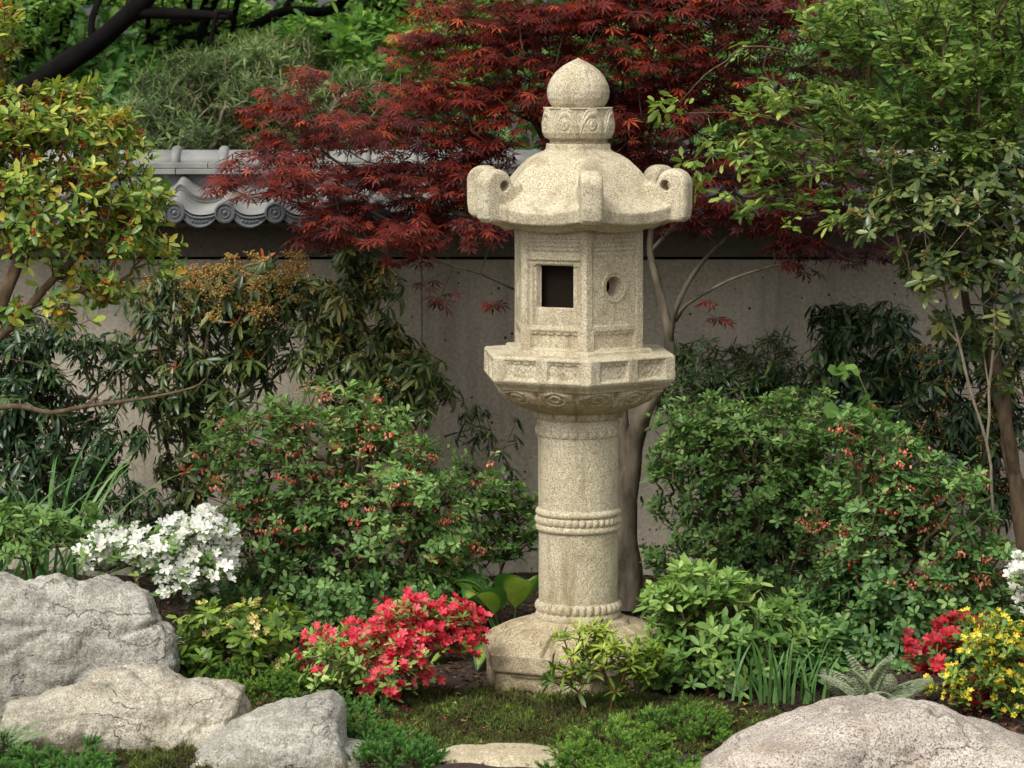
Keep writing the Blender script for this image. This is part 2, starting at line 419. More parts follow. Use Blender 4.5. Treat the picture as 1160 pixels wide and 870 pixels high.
for side in (-1, 1):
    ds = []
    for c in range(3):
        for f in (0.0, 0.03, 0.25, 0.5, 0.75, 0.999):
            d = (c + f) * cl
            if d <= eaveD - 0.03: ds.append((d, c, f))
    # d measured from the eave upwards
    D_ = np.array([d - (0.016 if (c > 0 and f == 0.0) else 0.0) for d, c, f in ds]); Fr = np.array([f for d, c, f in ds])
    Xg, Dg = np.meshgrid(xs, D_); Fg = np.meshgrid(xs, Fr)[1]
    Z = eaveZ + slope * Dg + 0.030 * (1 - Fg) + wave(Xg) * (1 - 0.0 * Dg)
    Yg = ridgeY + side * (eaveD - Dg)
    nx_, ny_ = len(xs), len(D_)
    i = np.arange(nx_ - 1)[None, :] + nx_ * np.arange(ny_ - 1)[:, None]
    Q = np.stack([i, i + 1, i + nx_ + 1, i + nx_], -1).reshape(-1, 4)
    if side > 0: Q = Q[:, ::-1]
    rm.add(np.stack([Xg.ravel(), Yg.ravel(), Z.ravel()], 1), quads=Q)
    rm.add(np.stack([Xg.ravel(), Yg.ravel(), Z.ravel() - 0.02], 1), quads=Q[:, ::-1])
roof = rm.build('tiled_roof', M['tile'], wall, sharp=40)
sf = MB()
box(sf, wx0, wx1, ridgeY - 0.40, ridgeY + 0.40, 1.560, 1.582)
sf.build('soffit', M['plaster_shaded'], wall, smooth=False)
def lathe_y(mb, prof, cx, y0, cz, n=28, sy=-1):
    """profile [(r, depth)] turned about an axis along y (disc facing -y)"""
    th = np.linspace(0, 2 * np.pi, n, endpoint=False)
    vs = []
    for r_, d in prof:
        for t in th: vs.append((cx + r_ * math.cos(t), y0 + sy * d, cz + r_ * math.sin(t)))
    q = []
    for k in range(len(prof) - 1):
        for j in range(n):
            j2 = (j + 1) % n
            q.append((k * n + j, (k + 1) * n + j, (k + 1) * n + j2, k * n + j2))
    mb.add(vs, quads=q)
xk = X_DISC - PITCH * 20
disc_mesh = None
while xk < wx1 - 0.1:
    if xk > wx0 + 0.1 and abs(xk) < 3.2:
        if disc_mesh is None:
            e = MB(); y0 = ridgeY - eaveD
            cz = eaveZ + 0.024 + 0.040 - 0.036
            lathe_y(e, [(0.046, -0.06), (0.047, 0.0), (0.045, 0.012), (0.038, 0.014), (0.036, 0.006), (0.026, 0.005), (0.023, 0.011), (0.018, 0.011), (0.015, 0.005), (0.010, 0.006), (0.006, 0.012), (0.0005, 0.013)], xk, y0, cz)
            # trough plate to the right of the disc
            u = np.linspace(0.034, PITCH - 0.034, 24)
            s = (u - 0.034) / (PITCH - 0.068)
            top = eaveZ + 0.022 + wave(xk + u)
            bot = eaveZ + 0.012 - 0.052 * np.sin(np.pi * s) ** 0.6
            for off_t, off_b, yy in ((0, 0, 0.0), (-0.009, 0.011, 0.010)):
                pass
            rows = [(top, 0.05), (top, -0.004), (top - 0.006, -0.012), (top - 0.012, -0.004), ((top * 0.35 + bot * 0.65), -0.002), (bot + 0.010, -0.006), (bot + 0.006, -0.013), (bot, -0.008), (bot, 0.05)]
            vv = np.concatenate([np.stack([xk + u, np.full(24, y0 + dy), zz], 1) for zz, dy in rows])
            qq = [(r_ * 24 + j, (r_ + 1) * 24 + j, (r_ + 1) * 24 + j + 1, r_ * 24 + j + 1) for r_ in range(len(rows) - 1) for j in range(23)]
            e.add(vv, quads=qq)
            for cc in np.linspace(0.30, 0.70, 5):      # little raised arabesque bosses
                xx = xk + 0.034 + cc * (PITCH - 0.068); zc = np.interp(xx - xk, u, top * 0.5 + bot * 0.5)
                lathe_y(e, [(0.009, -0.004), (0.008, 0.005), (0.004, 0.007), (0.003, 0.003), (0.0005, 0.003)], xx, y0, zc, 10)
            o = e.build('eave_tile', M['tile_dark'], roof, sharp=50); disc_mesh = o; x_first = xk
        else:
            o = disc_mesh.copy(); scene.collection.objects.link(o); o.parent = roof; o.location.x = xk - x_first
    xk += PITCH
rg = MB()
box(rg, wx0, wx1, ridgeY - 0.115, ridgeY + 0.115, 1.60, 1.7805)
ridge_base = rg.build('ridge_bed', M['tile_dark'], wall, smooth=False)
for row in range(2):
    L_ = 0.285
    x = wx0 + (L_ / 2 if row else 0)
    o = MB()
    while x < wx1:
        box(o, x + 0.0015, x + L_ - 0.0015, ridgeY - 0.155 + 0.012 * row, ridgeY + 0.155 - 0.012 * row, 1.781 + 0.026 * row, 1.805 + 0.026 * row, bev=0.002)
        x += L_
    o.build('ridge_course', M['tile'], wall, smooth=False)
o = MB()
th = np.linspace(-0.15, np.pi + 0.15, 17)
x = wx0
while x < wx1:
    x2 = x + 0.285
    vv = np.concatenate([np.stack([np.full(17, xx), ridgeY + (0.082 + dr) * np.cos(th), 1.829 + (0.056 + dr) * np.sin(th)], 1) for xx, dr in ((x + 0.001, -0.02), (x + 0.001, -0.001), (x + 0.004, 0), (x2 - 0.004, 0), (x2 - 0.001, -0.001), (x2 - 0.001, -0.02))])
    o.add(vv, quads=[(r_ * 17 + j, r_ * 17 + j + 1, (r_ + 1) * 17 + j + 1, (r_ + 1) * 17 + j) for r_ in range(5) for j in range(16)])
    x = x2
ridge = o.build('ridge_cap', M['tile'], wall, sharp=40)
xk = (201 - 580) * 13.9 / F_PX - 0.213 * 18
cfirst = None
while xk < 3.2:
    if xk > -3.2:
        if cfirst is None:
            o = MB()
            prof = [(-0.021, 0.0), (-0.020, 0.012), (-0.012, 0.019), (0.0, 0.021), (0.012, 0.019), (0.020, 0.012), (0.021, 0.0)]
            vv = np.concatenate([np.stack([np.full(17, xk + dx), ridgeY + (0.080 + dr) * np.cos(th), 1.829 + (0.054 + dr) * np.sin(th)], 1) for dx, dr in prof])
            o.add(vv, quads=[(r_ * 17 + j, r_ * 17 + j + 1, (r_ + 1) * 17 + j + 1, (r_ + 1) * 17 + j) for r_ in range(6) for j in range(16)])
            cfirst = o.build('ridge_collar', M['tile'], ridge); cx0 = xk
        else:
            c = cfirst.copy(); scene.collection.objects.link(c); c.parent = ridge; c.location.x = xk - cx0
    xk += 0.213

# ------------------------------------------------------------------ stone lantern
LX, LY = (655 - 580) * 11.3 / F_PX, 11.3
lantern = empty('stone_lantern', (LX, LY, 0), 'tall carved granite lantern with curled six-cornered roof and jewel finial', 'lantern')
TH0 = R(5.5)       # one vertex points to the camera, turned 5.5 degrees to the right
SQ = math.cos(math.pi / 6)

def loft(mb, prof, n_th, hexf, relief=None, dense=0.004, hole=None, rnd=0.06):
    """prof: [(circumradius, z)], hexf(t)->0 round..1 hexagonal; relief(k,u,z,th,t)->inward offset"""
    pts = []
    acc = 0.0; tot = sum(math.dist(prof[i], prof[i + 1]) for i in range(len(prof) - 1))
    for i in range(len(prof) - 1):
        d = math.dist(prof[i], prof[i + 1]); ns = max(1, int(math.ceil(d / dense)))
        for s in range(ns):
            f = s / ns
            pts.append((prof[i][0] * (1 - f) + prof[i + 1][0] * f, prof[i][1] * (1 - f) + prof[i + 1][1] * f, (acc + d * f) / tot))
        acc += d
    pts.append((prof[-1][0], prof[-1][1], 1.0))
    P = np.array(pts)
    th = np.linspace(0, 2 * np.pi, n_th, endpoint=False)   # th = angle from -y axis (towards camera), + to the right
    T, Rr = np.meshgrid(th, P[:, 0]); Z = np.meshgrid(th, P[:, 1])[1]; tt = np.meshgrid(th, P[:, 2])[1]
    rel = (T - TH0) % (np.pi / 3) - np.pi / 6            # -30..30 within a face, 0 = face middle
    K = (np.floor((T - TH0) / (np.pi / 3)) % 6).astype(int)  # face 0 = right of front vertex, 5 = left
    hx = SQ / np.cos(rel)
    hx = hx - rnd * np.clip(hx - (1 - rnd * 0.5), 0, None)
    U = np.tan(rel) / math.tan(np.pi / 6)
    H = hexf(tt) if callable(hexf) else hexf
    rad = Rr * (H * hx + (1 - H) * 1.0)
    if relief is not None:
        off, dz = relief(K, U, Z, T, tt)
        rad = rad - off; Z = Z + dz
    Xp = LX + rad * np.sin(T); Yp = LY - rad * np.cos(T)
    # weathering
    wz = 0.0004 * vnoise(Xp, Yp, Z, 60, 1) + 0.0005 * vnoise(Xp, Yp, Z, 17, 2)
    Xp = Xp + wz * np.sin(T); Yp = Yp - wz * np.cos(T)
    nr, nc = T.shape
    i = np.arange(nr - 1)[:, None] * nc + np.arange(nc)[None, :]
    i2 = np.arange(nr - 1)[:, None] * nc + (np.arange(nc)[None, :] + 1) % nc
    Q = np.stack([i, i2, i2 + nc, i + nc], -1)
    if hole is not None:
        mask = hole(K[:-1], U[:-1], Z[:-1])
        Q = Q[~mask]
    mb.add(np.stack([Xp.ravel(), Yp.ravel(), Z.ravel()], 1), quads=Q.reshape(-1, 4))

def ss(a, b, x):
    t = np.clip((x - a) / (b - a), 0, 1); return t * t * (3 - 2 * t)

# jewel
g = MB()
prof = [(0.0005, 2.303), (0.010, 2.297), (0.030, 2.288), (0.056, 2.273), (0.080, 2.253), (0.099, 2.228), (0.110, 2.205), (0.115, 2.180), (0.1125, 2.155), (0.104, 2.135), (0.092, 2.121), (0.06, 2.119)]
def rj(K, U, Z, T, t):
    s = (T - R(-22)) % (np.pi / 2) - np.pi / 4
    g_ = 0.006 * np.exp(-(s / 0.04) ** 2) * ss(0.0, 0.25, t) * (1 - ss(0.45, 0.7, t))
    return g_, 0
loft(g, prof, 240, 0.0, rj, dense=0.006)
g.build('jewel', M['granite'], lantern)
# lotus collar under the jewel
g = MB()
prof = [(0.08, 2.119), (0.116, 2.122), (0.127, 2.122), (0.131, 2.112), (0.129, 2.09), (0.131, 2.06), (0.128, 2.03), (0.118, 2.010), (0.104, 2.001), (0.104, 1.988), (0.10, 1.985)]
def rlot(K, U, Z, T, t):
    a = (T % (np.pi / 4) - np.pi / 8) / (np.pi / 8)      # 8 petals
    v = (Z - 2.015) / (2.118 - 2.015)
    arch = 0.93 * (1 - np.abs(a * 0.98) ** 2.4)
    d = v - arch
    edge = (np.exp(-(d / 0.06) ** 2) * 0.011 + np.exp(-((d + 0.24) / 0.05) ** 2) * 0.006)
    outside = ss(0.0, 0.2, d) * 0.012
    rr = np.sqrt((a * 0.9) ** 2 + ((v - 0.45) * 1.5) ** 2)
    spiral = 0.003 * (0.5 + 0.5 * np.sin(rr * 24 + np.arctan2(v - 0.4, a) * 1.0)) * (rr < 0.42)
    inside = (v > -0.05) & (v < 1.0)
    return (edge * 0.6 + outside - 0.004 + spiral) * inside, 0
loft(g, prof, 480, 0.0, rlot, dense=0.0025)
g.build('lotus_collar', M['granite'], lantern)
# roof with curled corners
g = MB()
prof = [(0.0005, 1.989), (0.10, 1.989), (0.128, 1.990), (0.130, 1.966), (0.140, 1.960), (0.170, 1.950), (0.205, 1.930), (0.243, 1.897), (0.280, 1.857), (0.316, 1.824), (0.348, 1.806), (0.38, 1.797), (0.402, 1.793), (0.404, 1.790), (0.398, 1.731), (0.390, 1.725), (0.34, 1.712), (0.30, 1.692), (0.262, 1.687), (0.20, 1.687), (0.0005, 1.687)]
def rroof(K, U, Z, T, t):
    arc = 1 - np.abs(U) ** 2.2
    r_in = ss(0.28, 0.52, t) * (1 - ss(0.66, 0.74, t))
    dip = arc * (0.022 + 0.022 * ss(1.725, 1.79, Z)) * r_in
    bul = -(1 - U ** 2) * 0.004 * ss(0.02, 0.12, t) * (1 - ss(0.30, 0.5, t))
    return bul, -dip
loft(g, prof, 360, lambda t: ss(0.03, 0.10, t), rroof, dense=0.005, rnd=0.0)
# scroll pieces
def scroll(ang):
    W_ = 0.040
    cr, cz, ro = 0.379, 1.847, 0.057
    outl = []
    # outer drop edge, going from the bottom up round the curl and back down along the ridge
    outl += [(0.34, 1.708), (0.415, 1.712), (0.432, 1.728), (0.438, 1.765)]
    for a in np.linspace(-10, 178, 15): outl.append((cr + ro * 1.06 * math.cos(R(a)), cz + ro * math.sin(R(a))))
    outl += [(0.314, 1.843), (0.304, 1.853), (0.288, 1.857), (0.274, 1.846), (0.270, 1.82), (0.28, 1.75)]
    outl = np.array(outl)
    tg_ = np.roll(outl, -1, 0) - np.roll(outl, 1, 0); tg_ /= np.linalg.norm(tg_, axis=1)[:, None]
    nin = np.stack([-tg_[:, 1], tg_[:, 0]], 1)
    # hole ring matched point by point
    cen = np.array([0.356, 1.843]); n_ = len(outl)
    angs = np.arctan2(outl[:, 1] - cen[1], outl[:, 0] - cen[0])
    inn = cen + 0.0195 * np.stack([np.cos(angs), np.sin(angs)], 1)
    vs, q = [], []
    dirr = np.array([math.sin(ang), -math.cos(ang)]); tang = np.array([math.cos(ang), math.sin(ang)])
    lay = [(-1.0, 0.016, None), (-0.93, 0.008, None), (-0.78, 0.003, None), (-0.5, 0.0, None), (0.5, 0.0, None), (0.78, 0.003, None), (0.93, 0.008, None), (1.0, 0.016, None)]
    for s, ins, _ in lay:
        ol = outl + nin * ins
        for r_, z_ in ol:
            xy = dirr * r_ + tang * W_ * s
            vs.append((LX + xy[0], LY + xy[1], z_))
    for s in (-1, 1):
        for r_, z_ in inn:
            xy = dirr * r_ + tang * W_ * s
            vs.append((LX + xy[0], LY + xy[1], z_))
    nl_ = len(lay)
    for j in range(n_):
        k = (j + 1) % n_
        a0, a1 = nl_ * n_, (nl_ + 1) * n_
        q += [(j, k, a0 + k, a0 + j), ((nl_ - 1) * n_ + k, (nl_ - 1) * n_ + j, a1 + j, a1 + k), (a0 + j, a0 + k, a1 + k, a1 + j)]
        for m_ in range(nl_ - 1): q.append((m_ * n_ + k, m_ * n_ + j, (m_ + 1) * n_ + j, (m_ + 1) * n_ + k))
    g.add(vs, quads=q)
for k in range(6): scroll(TH0 + k * math.pi / 3)
rf = g.build('lantern_roof', M['granite'], lantern)
md = rf.modifiers.new('Remesh', 'REMESH'); md.mode = 'VOXEL'; md.voxel_size = 0.0036; md.use_smooth_shade = True
md = rf.modifiers.new('Smooth', 'SMOOTH'); md.iterations = 3; md.factor = 0.5
# fire box
g = MB()
zt, zb = 1.692, 1.240
FB_R = 0.256
def rel_fire(K, U, Z, T, t):
    a = U * FB_R / 2          # metres across the face
    off = np.zeros_like(U)
    side = (Z > zb + 0.004) & (Z < zt - 0.004)
    win = np.isin(K, (5, 2))
    # window frame recesses
    e1 = np.maximum(np.abs(a - 0.0) - 0.104, np.abs(Z - 1.452) - 0.122)
    e2 = np.maximum(np.abs(a - 0.0) - 0.091, np.abs(Z - 1.443) - 0.108)
    e3 = np.maximum(np.abs(a + 0.003) - 0.077, np.abs(Z - 1.480) - 0.078)
    o1 = 0.010 * ss(0.003, -0.003, e1) + 0.008 * ss(0.003, -0.003, e2)
    o1 = np.where((Z > 1.557), o1 * 1.0, o1)
    deep = 0.020 * ss(0.002, -0.001, e3)
    off = np.where(win, o1 + deep, off)
    # round recess on the other faces
    c = np.hypot(a - 0.0, (Z - 1.478) * 1.0)
    o2 = 0.060 * ss(0.037, 0.033, c) + 0.004 * ss(0.050, 0.046, c) - 0.003 * ss(0.060, 0.056, c)
    off = np.where(~win, o2 + 0.003 * ss(0.003, -0.003, np.maximum(np.abs(a) - 0.100, np.abs(Z - 1.465) - 0.125)), off)
    # lower panel with scalloped upper edge
    zz = 1.312 - 0.007 * np.abs(np.sin(a * 95))
    e4 = np.maximum(np.abs(a) - 0.092, np.maximum(Z - zz, 1.256 - Z))
    e4b = np.maximum(np.abs(a) - 0.092, np.maximum(Z - 1.318, 1.256 - Z))
    off = off + 0.005 * ss(0.003, -0.002, e4b) + 0.008 * ss(0.002, -0.002, e4)
    # upper carved band
    zu = 1.652
    e5 = np.maximum(np.abs(a) - 0.100, np.maximum(Z - 1.66, 1.600 - Z))
    off = off + 0.006 * ss(0.003, -0.002, e5) * (0.6 + 0.5 * np.sin(Z * 420) + 0.25 * np.sin(a * 260 + Z * 90))
    return off * side, 0
def hole_fire(K, U, Z):
    a = U * FB_R / 2
    return ((K == 5) & (np.abs(a + 0.003) < 0.075) & (np.abs(Z - 1.480) < 0.075)) | ((K == 0) & (np.hypot(a, Z - 1.478) < 0.031))
loft(g, [(0.15, zt), (FB_R - 0.003, zt), (FB_R, zt - 0.004), (FB_R, zb + 0.004), (FB_R - 0.003, zb), (0.15, zb)], 1080, 1.0, rel_fire, dense=0.0028, hole=hole_fire)
g.build('fire_box', M['granite'], lantern)
g = MB()  # added lining, its dark colour stands in for shade behind the openings
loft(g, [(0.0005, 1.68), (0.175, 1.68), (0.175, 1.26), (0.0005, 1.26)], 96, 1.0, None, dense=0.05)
ms, n_m, l_m = new_mat('chamber_shade')
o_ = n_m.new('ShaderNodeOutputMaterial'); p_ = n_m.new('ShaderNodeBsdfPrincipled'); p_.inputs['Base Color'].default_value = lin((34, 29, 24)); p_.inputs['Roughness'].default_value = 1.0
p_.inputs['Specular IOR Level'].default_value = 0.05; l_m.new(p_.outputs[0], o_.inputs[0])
g.build('shade_lining', ms, lantern)
# middle platform
g = MB()
PR = 0.38
def rel_plat(K, U, Z, T, t):
    a = U * PR / 2
    b_ = (np.abs(a) - 0.085)
    zz = 1.214 - 0.006 * np.abs(np.sin(a * 75)) - 0.004 * np.abs(np.sin(a * 190))
    e = np.maximum(np.abs(b_) - 0.062, np.maximum(Z - 1.218, 1.152 - Z))
    e2 = np.maximum(np.abs(b_) - 0.058 + 0.6 * np.clip(1.168 - Z, 0, 1), np.maximum(Z - zz, 1.154 - Z))
    fr = (Z > 1.135) & (Z < 1.235)
    orn = 0.0016 * np.sin(a * 210) * np.sin(Z * 260 + np.sin(a * 90) * 2) * (e2 < -0.006)
    return (0.006 * ss(0.003, -0.002, e) + 0.006 * ss(0.002, -0.002, e2) + orn) * fr, 0
loft(g, [(0.0005, 1.250), (0.285, 1.250), (0.29, 1.247), (0.293, 1.236), (0.30, 1.235), (0.372, 1.233), (0.380, 1.226), (0.381, 1.143), (0.374, 1.134), (0.352, 1.118), (0.345, 1.110), (0.33, 1.107), (0.25, 1.10)], 960, 1.0, rel_plat, dense=0.0035, rnd=0.01)
g.build('platform', M['granite'], lantern)
# lotus bowl
g = MB()
def rel_bowl(K, U, Z, T, t):
    a = ((T - R(-3)) % (np.pi / 6) - np.pi / 12) / (np.pi / 12)      # 12 petals
    v = (Z - 1.03) / (1.112 - 1.03)
    arch = 1.02 - 0.42 * np.abs(a) ** 2.2
    d = v - arch
    edge = 0.006 * np.exp(-(d / 0.07) ** 2)
    rib = 0.010 * np.exp(-((np.abs(a) - 1) / 0.10) ** 2)
    rr = np.hypot(a, (v - 0.62) * 1.8)
    sp = 0.003 * np.sin(rr * 20) * (rr < 0.6)
    return (edge + rib + ss(0.0, 0.1, d) * 0.012 + sp) * ss(0.98, 0.86, t), 0
loft(g, [(0.30, 1.12), (0.338, 1.112), (0.332, 1.098), (0.305, 1.078), (0.262, 1.052), (0.215, 1.030), (0.180, 1.018), (0.168, 1.014), (0.166, 1.000), (0.164, 0.992), (0.14, 0.988)], 720, lambda t: 0.75 * ss(0.55, 0.15, t), rel_bowl, dense=0.0035)
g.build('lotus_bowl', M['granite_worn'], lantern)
# shaft
g = MB()
def bead(T, n_, ph=0): return np.abs(np.sin((T * n_ / 2) + ph)) ** 0.7
def tor(Z, c, h): return np.sqrt(np.clip(1 - ((Z - c) / h) ** 2, 0, 1))
def rel_shaft(K, U, Z, T, t):
    o = np.zeros_like(Z)
    o -= 0.011 * tor(Z, 0.646, 0.0125)
    o -= 0.014 * tor(Z, 0.618, 0.0155) * (0.25 + 0.75 * bead(T, 38))
    o -= 0.011 * tor(Z, 0.590, 0.0125)
    o -= 0.004 * ((Z > 0.952) & (Z < 0.978)) + 0.010 * tor(Z, 0.940, 0.017) * (0.1 + 0.9 * bead(T, 26)) + 0.0
    o -= 0.015 * tor(Z, 0.302, 0.019) * (0.15 + 0.85 * bead(T, 34))
    o -= 0.013 * tor(Z, 0.268, 0.017)
    return o, 0
loft(g, [(0.10, 0.995), (0.146, 0.992), (0.1475, 0.96), (0.146, 0.70), (0.1445, 0.50), (0.1445, 0.25), (0.14, 0.235)], 720, 0.0, rel_shaft, dense=0.0025)
g.build('shaft', M['granite'], lantern)
# base
g = MB()
def rel_base(K, U, Z, T, t):
    a = ((T - TH0) % (np.pi / 6) - np.pi / 12) / (np.pi / 12)
    up = ss(0.42, 0.50, t) * (1 - ss(0.76, 0.80, t))
    rib = 0.013 * np.exp(-((np.abs(a) - 1) / 0.08) ** 2) + 0.005 * np.exp(-(a / 0.05) ** 2) * (t < 0.6)
    rr = np.hypot(a * 0.9, (t - 0.66) * 9)
    cs = 0.009 * np.exp(-((rr - 0.66) / 0.06) ** 2) + 0.007 * np.exp(-((rr - 0.32) / 0.06) ** 2)
    dome = (1 - a ** 2) * 0.007
    return rib * 0.8 * up, (dome * 1.3 - rib * 1.3 - cs * 1.4) * up
loft(g, [(0.0005, 0.262), (0.165, 0.262), (0.185, 0.256), (0.20, 0.242), (0.235, 0.236), (0.29, 0.219), (0.338, 0.197), (0.368, 0.178), (0.382, 0.166), (0.388, 0.162), (0.386, 0.108), (0.380, 0.100), (0.34, 0.098)], 720, lambda t: ss(0.30, 0.5, t), rel_base, dense=0.0035, rnd=0.012)
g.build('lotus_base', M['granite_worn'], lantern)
g = MB()
def rel_foot(K, U, Z, T, t):
    a = np.abs(U) * 0.36 / 2
    e = np.maximum(np.abs(a - 0.068) - 0.052, np.maximum(Z - 0.085, -0.2 - Z))
    return 0.010 * ss(0.003, -0.002, e) * (Z < 0.09), 0
loft(g, [(0.30, 0.099), (0.366, 0.0985), (0.370, 0.094), (0.370, -0.12)], 480, 1.0, rel_foot, dense=0.005, rnd=0.012)
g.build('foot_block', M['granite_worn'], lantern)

# ------------------------------------------------------------------ boulders
def rock(name, label, mat, D, outline, hd, base_z, seed, rough=0.03, group='granite boulders edging the bed', yoff=0.0, sharp=2.6):
    """outline: [(px,py)] of the crest; a loft along x with superelliptic sections, then broken up by ridged noise"""
    ox = np.array([W(a, b, D)[0] for a, b in outline]); oz = np.array([W(a, b, D)[2] for a, b in outline])
    nu, nv = 260, 150
    s = np.linspace(0, 1, nu); s = 0.5 - 0.5 * np.cos(np.pi * s)
    x = ox[0] + (ox[-1] - ox[0]) * s
    h = np.interp(x, ox, oz) - base_z
    k = np.array([0.1, 0.2, 0.4, 0.2, 0.1])
    hh = np.convolve(np.pad(h, 2, 'edge'), k, 'valid')
    u = (s - 0.5) * 2
    endf = np.clip(1 - np.abs(u) ** sharp, 0, 1) ** (1 / sharp)
    hh = hh * np.clip(endf * 1.25, 0, 1)
    dep = hd * endf * (0.85 + 0.15 * np.sin(x * 7 + seed))
    phi = np.linspace(-0.35, np.pi + 0.35, nv)
    cp, sp_ = np.cos(phi), np.sin(phi)
    e = 0.72
    cy = np.sign(cp) * np.abs(cp) ** e; cz = np.sign(sp_) * np.abs(sp_) ** e
    X_ = np.repeat(x[:, None], nv, 1); Y_ = D + yoff + dep[:, None] * -cy[None, :]; Z_ = base_z + hh[:, None] * cz[None, :]
    P = np.stack([X_.ravel(), Y_.ravel(), Z_.ravel()], 1)
    c = np.array([P[:, 0].mean(), D + yoff, base_z])
    nrm = P - c; nrm[:, 1] *= 1.2; nrm /= np.linalg.norm(nrm, axis=1)[:, None] + 1e-9
    dsp = np.empty(len(P))
    off = Vector((seed * 3.1, seed * 1.7, seed))
    for q in range(len(P)):
        v = Vector(P[q]) + off
        w1 = Vector((v.x * 1.5, v.y * 1.5, v.z * 3.0)) * 1.6
        cell = mnoise.voronoi(w1 + mnoise.noise_vector(v * 2.5) * 0.35)[0]
        f = min(1.0, (cell[1] - cell[0]) * 2.5)
        dsp[q] = -rough * 0.9 * (1 - f) ** 3 + rough * 1.0 * mnoise.noise(v * 4.0) + rough * 0.5 * mnoise.fractal(v * 11.0, 0.7, 2.1, 4) + rough * 0.8 * (mnoise.cell(w1) - 0.5) * 0.35
    P = P + nrm * dsp[:, None]
    i = np.arange(nu - 1)[:, None] * nv + np.arange(nv - 1)[None, :]
    Q = np.stack([i, i + 1, i + nv + 1, i + nv], -1).reshape(-1, 4)
    mb = MB(); mb.add(P, quads=Q)
    o = mb.build(name, mat)
    # origin to the base centre
    me = o.data; cc = Vector((float(c[0]), float(c[1]), float(base_z)))
    co = P - np.array(cc[:]); me.vertices.foreach_set('co', co.astype(np.float32).ravel()); me.update()
    o.location = cc
    return tag(o, label, 'boulder', group)
GRP = 'granite boulders edging the bed'
rock('boulder', 'largest grey lichened boulder below the white azalea', M['rock_grey'], 10.95,
     [(-130, 760), (-100, 690), (-60, 655), (0, 646), (60, 650), (110, 655), (160, 668), (195, 680), (212, 700), (218, 725), (212, 752)], 0.27, 0.045, 3, 0.030)
rock('boulder', 'tan humped boulder in front of the largest grey boulder', M['rock_tan'], 10.4,
     [(-5, 840), (15, 800), (45, 790), (78, 778), (110, 758), (150, 750), (185, 756), (215, 770), (250, 776), (275, 786), (287, 805), (290, 850)], 0.30, -0.10, 8, 0.030, sharp=4)
rock('boulder', 'pale angular boulder with a notched right side below the red azalea', M['rock_grey'], 10.15,
     [(200, 880), (222, 850), (258, 822), (300, 803), (345, 790), (374, 786), (388, 800), (394, 836), (415, 842), (432, 858), (440, 885)], 0.26, -0.12, 13, 0.022, sharp=5)
rock('boulder', 'broad speckled pinkish boulder below the silvery fern', M['rock_pink'], 10.05,
     [(775, 870), (800, 848), (850, 830), (905, 812), (950, 796), (1000, 787), (1050, 793), (1100, 812), (1160, 838), (1220, 855), (1260, 875)], 0.34, -0.07, 21, 0.016)
rock('stepping_stone', 'flat tan stepping stone in the moss below the lantern', M['rock_step'], 10.12,
     [(465, 872), (485, 856), (515, 848), (560, 845), (600, 846), (645, 853), (675, 866), (690, 878)], 0.22, -0.10, 30, 0.006, group=None, sharp=5)['category'] = 'stone'
rock('boulder', 'small dark stone half hidden beside the white azalea and the largest boulder', M['rock_grey'], 11.15,
     [(170, 745), (185, 725), (205, 720), (222, 735), (232, 755)], 0.10, 0.02, 37, 0.012)

# ------------------------------------------------------------------ plants: leaves
def leaf_t(L=1.0, Wd=0.4, fold=0.12, droop=0.15, wide=0.45):
    """leaf along +y, 8 verts"""
    r = []
    def row(t, w):
        z = -droop * t * t * L
        return [(-w / 2, t * L, z + fold * w), (0, t * L, z), (w / 2, t * L, z + fold * w)]
    v = [(0, 0, 0)] + row(wide * 0.55, Wd * 0.8) + row(min(0.8, wide * 1.5), Wd * 0.85) + [(0, L, -droop * L)]
    t = [(0, 2, 1), (0, 3, 2), (4, 5, 7), (5, 6, 7)]
    t += [(1, 2, 5), (1, 5, 4), (2, 3, 6), (2, 6, 5)]
    return np.array(v), np.array(t)
def leaf_s(L=1.0, Wd=0.4, fold=0.15, droop=0.1):
    v = [(0, 0, 0), (-Wd / 2, L * 0.45, fold * Wd - droop * .2 * L), (Wd / 2, L * 0.45, fold * Wd - droop * .2 * L), (0, L, -droop * L), (0, L * 0.45, -droop * .2 * L)]
    return np.array(v), np.array([(0, 4, 1), (0, 2, 4), (1, 4, 3), (4, 2, 3)])
def needle(L=1.0, Wd=0.15):
    return np.array([(-Wd / 2, 0, 0), (Wd / 2, 0, 0), (0, L, 0)]), np.array([(0, 1, 2)])
def maple_t():
    v = [(0, 0, 0)]; t = []
    for a, ln in zip((-128, -84, -42, 0, 42, 84, 128), (0.42, 0.70, 0.92, 1.0, 0.92, 0.70, 0.42)):
        a = R(a)
        d = np.array([math.sin(a), math.cos(a), 0]); s = np.array([math.cos(a), -math.sin(a), 0])
        k = len(v)
        v += [tuple(d * ln * 0.5 - s * 0.095 * (0.5 + ln / 2)), tuple(d * ln * 0.48 + np.array([0, 0, -0.03])), tuple(d * ln * 0.5 + s * 0.095 * (0.5 + ln / 2)), tuple(d * ln + np.array([0, 0, -0.16 * ln]))]
        t += [(0, k + 1, k), (0, k + 2, k + 1), (k, k + 1, k + 3), (k + 1, k + 2, k + 3)]
    v = np.array(v); v[:, 1] += 0.25
    return v, np.array(t)
